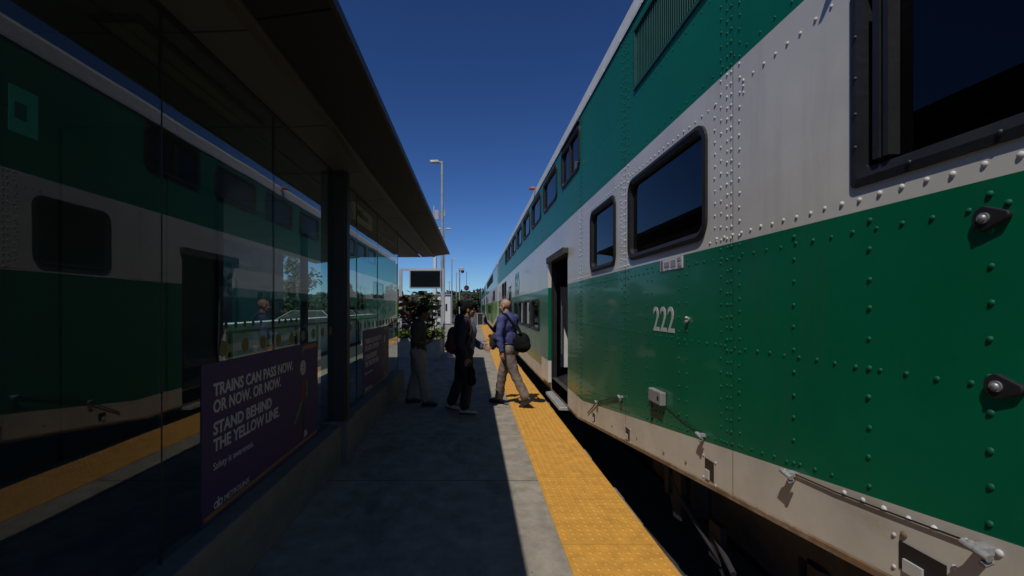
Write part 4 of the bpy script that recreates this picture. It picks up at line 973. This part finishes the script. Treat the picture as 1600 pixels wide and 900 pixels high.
def person(name_label, loc, J, f, skin, cloth, heightscale=1.0, head_f=None):
    t = empty('person', loc, name_label, 'person', 'people on the platform')
    O = Vector(loc); W = {k: O + Vector(v) for k, v in J.items() if isinstance(v, tuple)}
    f = Vector(f).normalized(); rt = f.cross(Vector((0,0,1))).normalized()
    Ms = mat(skin[0], skin[1], 0.55, var=0.08, scale=20)
    b = MB()
    P, rot = head(b, W['head'], head_f or f)
    limb(b, [W['neck'] - Vector((0,0,0.05)), W['neck'] + (W['head']-W['neck'])*0.55 ], [0.062, 0.054])
    rotb = Matrix((rt, f, Vector((0,0,1)))).transposed()
    b.ell(W['chest'], (0.155, 0.10, 0.19), rotb); b.ell((W['chest']+W['pelvis'])/2, (0.135, 0.09, 0.17), rotb); b.ell(W['pelvis'], (0.15, 0.10, 0.12), rotb)
    for s in 'LR':
        limb(b, [W['chest']+Vector((0,0,0.08)), W['sh'+s], W['el'+s], W['wr'+s]], [0.07, 0.05, 0.038, 0.026])
        hand(b, W['wr'+s], J['hd'+s], J['pn'+s], J['th'+s], 1.0, cloth.get('curl', 0.5))
        limb(b, [W['pelvis'], W['hp'+s], W['kn'+s], W['an'+s]], [0.08, 0.078, 0.05, 0.036])
        foot = W['an'+s]; dv = Vector(J['ft'+s]).normalized()
        limb(b, [foot, foot - Vector((0,0,0.03)) + dv*0.12], [0.036, 0.026])
    body = solid('body', b, Ms, t, voxel=0.0062, smooth=2)
    eyes(P, rot, body)
    # trousers
    q = MB(); k = cloth.get('leg', 1.0)
    q.ell(W['pelvis'] + Vector((0,0,0.03)), (0.178, 0.128, 0.13), rotb); 
    for s in 'LR':
        hem = W['an'+s] + (W['kn'+s]-W['an'+s])*0.10
        mid = (W['hp'+s]+W['kn'+s])/2
        limb(q, [W['hp'+s], mid, W['kn'+s], (W['kn'+s]+hem)/2, hem], [0.105*k, 0.094*k, 0.074*k, 0.07*k, 0.066*k])
        q.ell(W['hp'+s] - f*0.04, 0.108)
    tr = solid('trousers', q, mat(*cloth['trousers']), t, voxel=0.011, smooth=5, wrinkle=0.011, wscale=11, stretch=(1,1,0.8), seed=loc[0]*7)
    bl = MB(); rr = rrect(-0.17, 0.17, -0.115, 0.115, 0.11, 5)
    # shirt / jacket
    q = MB(); g = cloth.get('bulk', 1.0)
    q.ell(W['chest'] + Vector((0,0,0.02)), (0.19*g, 0.135*g, 0.20), rotb); q.ell((W['chest']*0.45+W['pelvis']*0.55), (0.172*g, 0.13*g, 0.20), rotb); q.ell(W['pelvis'] + Vector((0,0,cloth.get('hem', 0.06))), (0.182*g, 0.138*g, 0.11), rotb)
    limb(q, [W['shL'], W['neck'] - Vector((0,0,0.055)), W['shR']], [0.066*g, 0.07*g, 0.066*g])
    for s in 'LR':
        e = W['wr'+s] + (W['el'+s]-W['wr'+s])*cloth.get('cuff', 0.06)
        limb(q, [W['chest']+Vector((0,0,0.1)), W['sh'+s], (W['sh'+s]+W['el'+s])/2, W['el'+s], e], [0.09*g, 0.072*g, 0.064*g, 0.057*g, 0.043*g])
    limb(q, [W['neck'] - Vector((0,0,0.05)), W['neck'] + Vector((0,0,0.008))], [0.07, 0.066])
    if cloth.get('hood'):
        q.ell(W['neck'] - f*0.085 + Vector((0,0,-0.01)), (0.12, 0.075, 0.09), rotb)
    sh2 = solid(cloth['top_name'], q, mat(*cloth['top']), t, voxel=0.011, smooth=5, wrinkle=0.010, wscale=10, stretch=(1,1,1.0), seed=loc[1])
    for s in 'LR':
        q = MB(); so_ = MB()
        shoe(q, W['an'+s], J['ft'+s], pitch=J.get('pi'+s, 0.0), sole=so_)
        sh3 = solid('shoe', q, mat(*cloth['shoe']), t, voxel=0.008, smooth=3)
        so_.build('sole', mat(*cloth['sole']), sh3, bevel=0.004)
    return t, P, rot, W, rotb, body

# man getting off the train
fv = (-0.8, 0.6, 0)
J3 = dict(pelvis=(0.02,0,.95), chest=(0,0,1.30), neck=(-.02,.01,1.48), head=(-.05,.03,1.632),
  shL=(-.125,-.165,1.425), shR=(.125,.165,1.425), elL=(-.165,-.215,1.14), wrL=(-.12,-.235,.915), elR=(.06,.27,1.16), wrR=(-.17,.26,1.14),
  hdL=(0.05,-0.02,-1), pnL=(.6,.8,0), thL=(-.8,.6,0), hdR=(-1,.1,-.1), pnR=(-.2,-.9,-.3), thR=(0,0,1),
  hpL=(-.045,-.075,.92), hpR=(.055,.075,.92), knL=(.10,-.10,.52), knR=(-.09,.10,.52), anL=(.275,-.20,.155), anR=(-.14,.20,.085), ftL=(-.8,.6,0), ftR=(-.85,.5,0), piL=0.6, piR=0.0)
c3 = dict(trousers=('trousers_taupe', (0.17,0.135,0.115), 0.8, 0, 0.1, 8), top=('shirt_blue', (0.055,0.065,0.20), 0.75, 0, 0.1, 10), top_name='shirt', shoe=('shoe_dark', (0.03,0.026,0.024), 0.5), sole=('sole_brown', (0.03,0.026,0.024), 0.7), leg=1.05, bulk=1.03, hem=0.0, curl=0.6)
t3, P3, rot3, W3, rb3, b3 = person('bald man in a blue shirt and taupe trousers stepping away from the train', (.57, 7.48, 0.005), J3, fv, ('skin_fair', (0.40,0.22,0.15)), c3, head_f=(-0.82, 0.56, -0.08))
m = MB(); 
for z_ in (0.0,):
    N = 20; c0 = W3['pelvis'] + Vector((0,0,0.075))
    rt_ = Vector((.6,.8,0)); ff_ = Vector((-.8,.6,0))
    m.tube([c0 + rt_*0.176*math.cos(2*math.pi*k/N) + ff_*0.132*math.sin(2*math.pi*k/N) for k in range(N+1)], 0.016, 8)
m.build('belt', M_blk, t3)
# his shoulder bag
bgx = empty('shoulder_bag', (.80, 7.36, 0.9), 'black shoulder bag slung behind the man in the blue shirt', 'bag')
m = MB(); B = Vector((.775, 7.33, 1.065)); rotq = Matrix.Rotation(R(37), 3, 'Z') @ Matrix.Rotation(R(12), 3, 'Y')
m.ell(B, (0.105, 0.16, 0.15), rotq); m.ell(B - Vector((0,0,0.07)), (0.11, 0.17, 0.105), rotq); m.ell(B + Vector((0.05,-0.06,-0.06)), (0.07, 0.11, 0.085), rotq)
solid('bag', m, mat('bag_black', (0.006,0.006,0.0075), 0.85, spec=0.15), bgx, voxel=0.01, smooth=5, wrinkle=0.006)
m = MB(); m.tube([B + Vector((-.02,-.1,.13)), (.66,7.33,1.33), (.52,7.30,1.505), (.475,7.37,1.515), (.46,7.47,1.40)], 0.018, 8); m.tube([B + Vector((.0,.08,.13)), (.74,7.45,1.28), (.70,7.50,1.36)], 0.014, 8); m.build('strap', MATS['bag_black'], bgx)
jk = empty('folded_jacket', (.30, 7.7, 1.1), 'dark jacket folded over the forearm of the man in blue', 'jacket')
m = MB(); m.ell((.37, 7.74, 1.10), (0.09, 0.10, 0.07)); m.ell((.33, 7.74, 1.02), (0.06, 0.085, 0.12)); m.ell((.42, 7.75, 1.02), (0.055, 0.09, 0.10))
solid('cloth', m, mat('jacket_dark', (0.022,0.02,0.024), 0.8), jk, voxel=0.01, smooth=5, wrinkle=0.012)

# person with backpack
J2 = dict(pelvis=(0,0,.93), chest=(-.02,0,1.27), neck=(.015,0,1.435), head=(.065,0,1.578),
  shL=(.0,.185,1.385), shR=(-.02,-.185,1.385), elL=(.06,.23,1.12), wrL=(.27,.12,1.0), elR=(-.06,-.235,1.11), wrR=(.03,-.215,.87),
  hdL=(.9,-.25,-.25), pnL=(-.2,-.9,.3), thL=(0,0,1), hdR=(.12,0,-1), pnR=(0,1,0), thR=(1,0,0),
  hpL=(-.01,.085,.90), hpR=(.01,-.085,.90), knL=(-.08,.13,.50), knR=(.05,-.10,.50), anL=(-.22,.20,.10), anR=(.0,-.10,.088), ftL=(1,.15,0), ftR=(1,-.12,0), piL=0.25, piR=0.0)
c2 = dict(trousers=('trousers_black', (0.014,0.014,0.016), 0.85, 0, 0.1, 8), top=('hoodie_navy', (0.016,0.018,0.034), 0.9, 0, 0.15, 10), top_name='hoodie', shoe=('shoe_pale', (0.40,0.38,0.36), 0.5), sole=('sole_dark', (0.03,0.03,0.03), 0.7), leg=1.12, bulk=1.08, hem=0.0, hood=True, curl=0.45)
t2, P2, rot2, W2, rb2, b2 = person('person in a navy hoodie and black trousers holding out one hand', (-.14, 6.98, 0.002), J2, (1, 0.05, 0), ('skin_tan', (0.24,0.125,0.08)), c2, head_f=(1, 0.02, -0.12))
m = MB(); m.ell(P2(0,-0.025,0.05), (0.087,0.100,0.085), rot2, 16, 10); m.ell(P2(0,-0.075,0.0), (0.078,0.055,0.075), rot2); m.ell(P2(0,0.045,0.088), (0.06,0.05,0.035), rot2); m.ell(P2(0,-0.13,0.085), (0.052,0.052,0.05), rot2)
solid('hair', m, mat('hair_black', (0.006,0.0055,0.0055), 0.8, spec=0.15), t2, voxel=0.007, smooth=2, wrinkle=0.012, wscale=28)
m = MB(); m.ell(W2['chest'] + Vector((.055,0,-.02)), (0.155, 0.10, 0.20), rb2 if False else Matrix.Identity(3)); m.ell(W2['pelvis'] + Vector((.05,0,.12)), (0.12,0.125,0.13)); limb(m, [W2['elL'] + Vector((.03,0,0)), W2['wrL'] - Vector((.015,0,0))], [0.062, 0.047])
solid('grey_shirt', m, mat('shirt_grey_blue', (0.085,0.10,0.15), 0.85, 0, 0.1), t2, voxel=0.01, smooth=5, wrinkle=0.007)
bp = empty('backpack', (-.34, 6.95, .9), 'maroon backpack worn by the person in the navy hoodie', 'backpack')
m = MB(); B = Vector((-.315, 6.98, 1.12)); m.ell(B, (0.10,0.15,0.205)); m.ell(B - Vector((.0,0,.08)), (0.11,0.155,0.135)); m.ell(B + Vector((-.075,0,-.09)), (0.05,0.11,0.095))
solid('pack', m, mat('pack_maroon', (0.075,0.014,0.022), 0.7), bp, voxel=0.01, smooth=5, wrinkle=0.006)
m = MB(); m.box(B.x-0.127, B.x-0.115, 6.90, 7.06, 1.02, 1.04); m.build('pocket_zip', M_blk, bp)
for q in (-1, 1):
    m = MB(); m.tube([B + Vector((.06, .10*q, .17)), (-.18, 6.98+.12*q, 1.445), (-.07, 6.98+.14*q, 1.43), (-.03, 6.98+.15*q, 1.28), (-.10, 6.98+.2*q, 1.05), B + Vector((.06,.12*q,-.15))], 0.017, 8); m.build('strap', mat('strap_red', (0.035,0.008,0.012), 0.7), bp)
tb = empty('tote_bag', (.02, 6.74, .55), 'limp black bag hanging from the lowered hand of the hoodie wearer', 'bag')
m = MB(); m.ell((-.03, 6.755, .64), (0.055,0.03,0.10)); m.ell((-.025, 6.755, .53), (0.065,0.036,0.08))
solid('bag', m, MATS['bag_black'], tb, voxel=0.01, smooth=4, wrinkle=0.008)
m = MB(); m.tube([(-.075, 6.755, .68), (-.075, 6.76, .76), (-.07, 6.765, .79), (-.04, 6.76, .76), (.01, 6.755, .68)], 0.009, 6); m.build('handle', MATS['bag_black'], tb)

# person in khaki trousers, in the shade
J1 = dict(pelvis=(0,0,.89), chest=(.0,0,1.21), neck=(.03,0,1.37), head=(.075,0,1.512),
  shL=(.01,.175,1.32), shR=(-.005,-.175,1.32), elL=(.06,.20,1.07), wrL=(.22,.08,1.10), elR=(-.03,-.215,1.05), wrR=(.16,-.14,1.03),
  hdL=(.5,-.4,.6), pnL=(-.6,-.3,.5), thL=(0,0,1), hdR=(.8,.4,.4), pnR=(-.3,.6,.6), thR=(0,.5,1),
  hpL=(-.01,.08,.86), hpR=(.01,-.08,.86), knL=(-.06,.10,.47), knR=(.08,-.10,.47), anL=(-.16,.13,.085), anR=(.14,-.13,.085), ftL=(1,.2,0), ftR=(1,-.15,0))
c1 = dict(trousers=('trousers_khaki', (0.34,0.28,0.205), 0.85, 0, 0.1, 8), top=('shirt_olive', (0.06,0.058,0.038), 0.85, 0, 0.15, 10), top_name='shirt', shoe=('shoe_black', (0.015,0.014,0.014), 0.5), sole=('sole_black', (0.01,0.01,0.01), 0.7), leg=1.12, cuff=0.85, hem=0.02, curl=0.8)
t1, P1, rot1, W1, rb1, b1 = person('person in khaki trousers and a dark olive shirt standing in the shade', (-.92, 7.6, 0.002), J1, (1, 0.25, 0), ('skin_brown', (0.16,0.085,0.055)), c1, head_f=(1, 0.15, -0.2))
m = MB(); m.ell(P1(0,-0.025,0.052), (0.087,0.100,0.083), rot1, 16, 10); m.ell(P1(0,-0.07,0.0), (0.076,0.05,0.07), rot1); m.ell(P1(0,0.04,0.092), (0.06,0.05,0.03), rot1)
solid('hair', m, MATS['hair_black'], t1, voxel=0.008, smooth=3, wrinkle=0.006, wscale=25)
ph = MB(); ph.obox(Vector((-.64, 7.60, 1.17)), Vector((0,1,0)), Vector((-.5,0,.87)), Vector((.87,0,.5)), 0.036, 0.072, 0.004); tag(ph.build('phone', M_blk, None, off=(-.64, 7.6, 1.17), bevel=0.003), 'phone held in front of the khaki trousers wearer', 'phone')
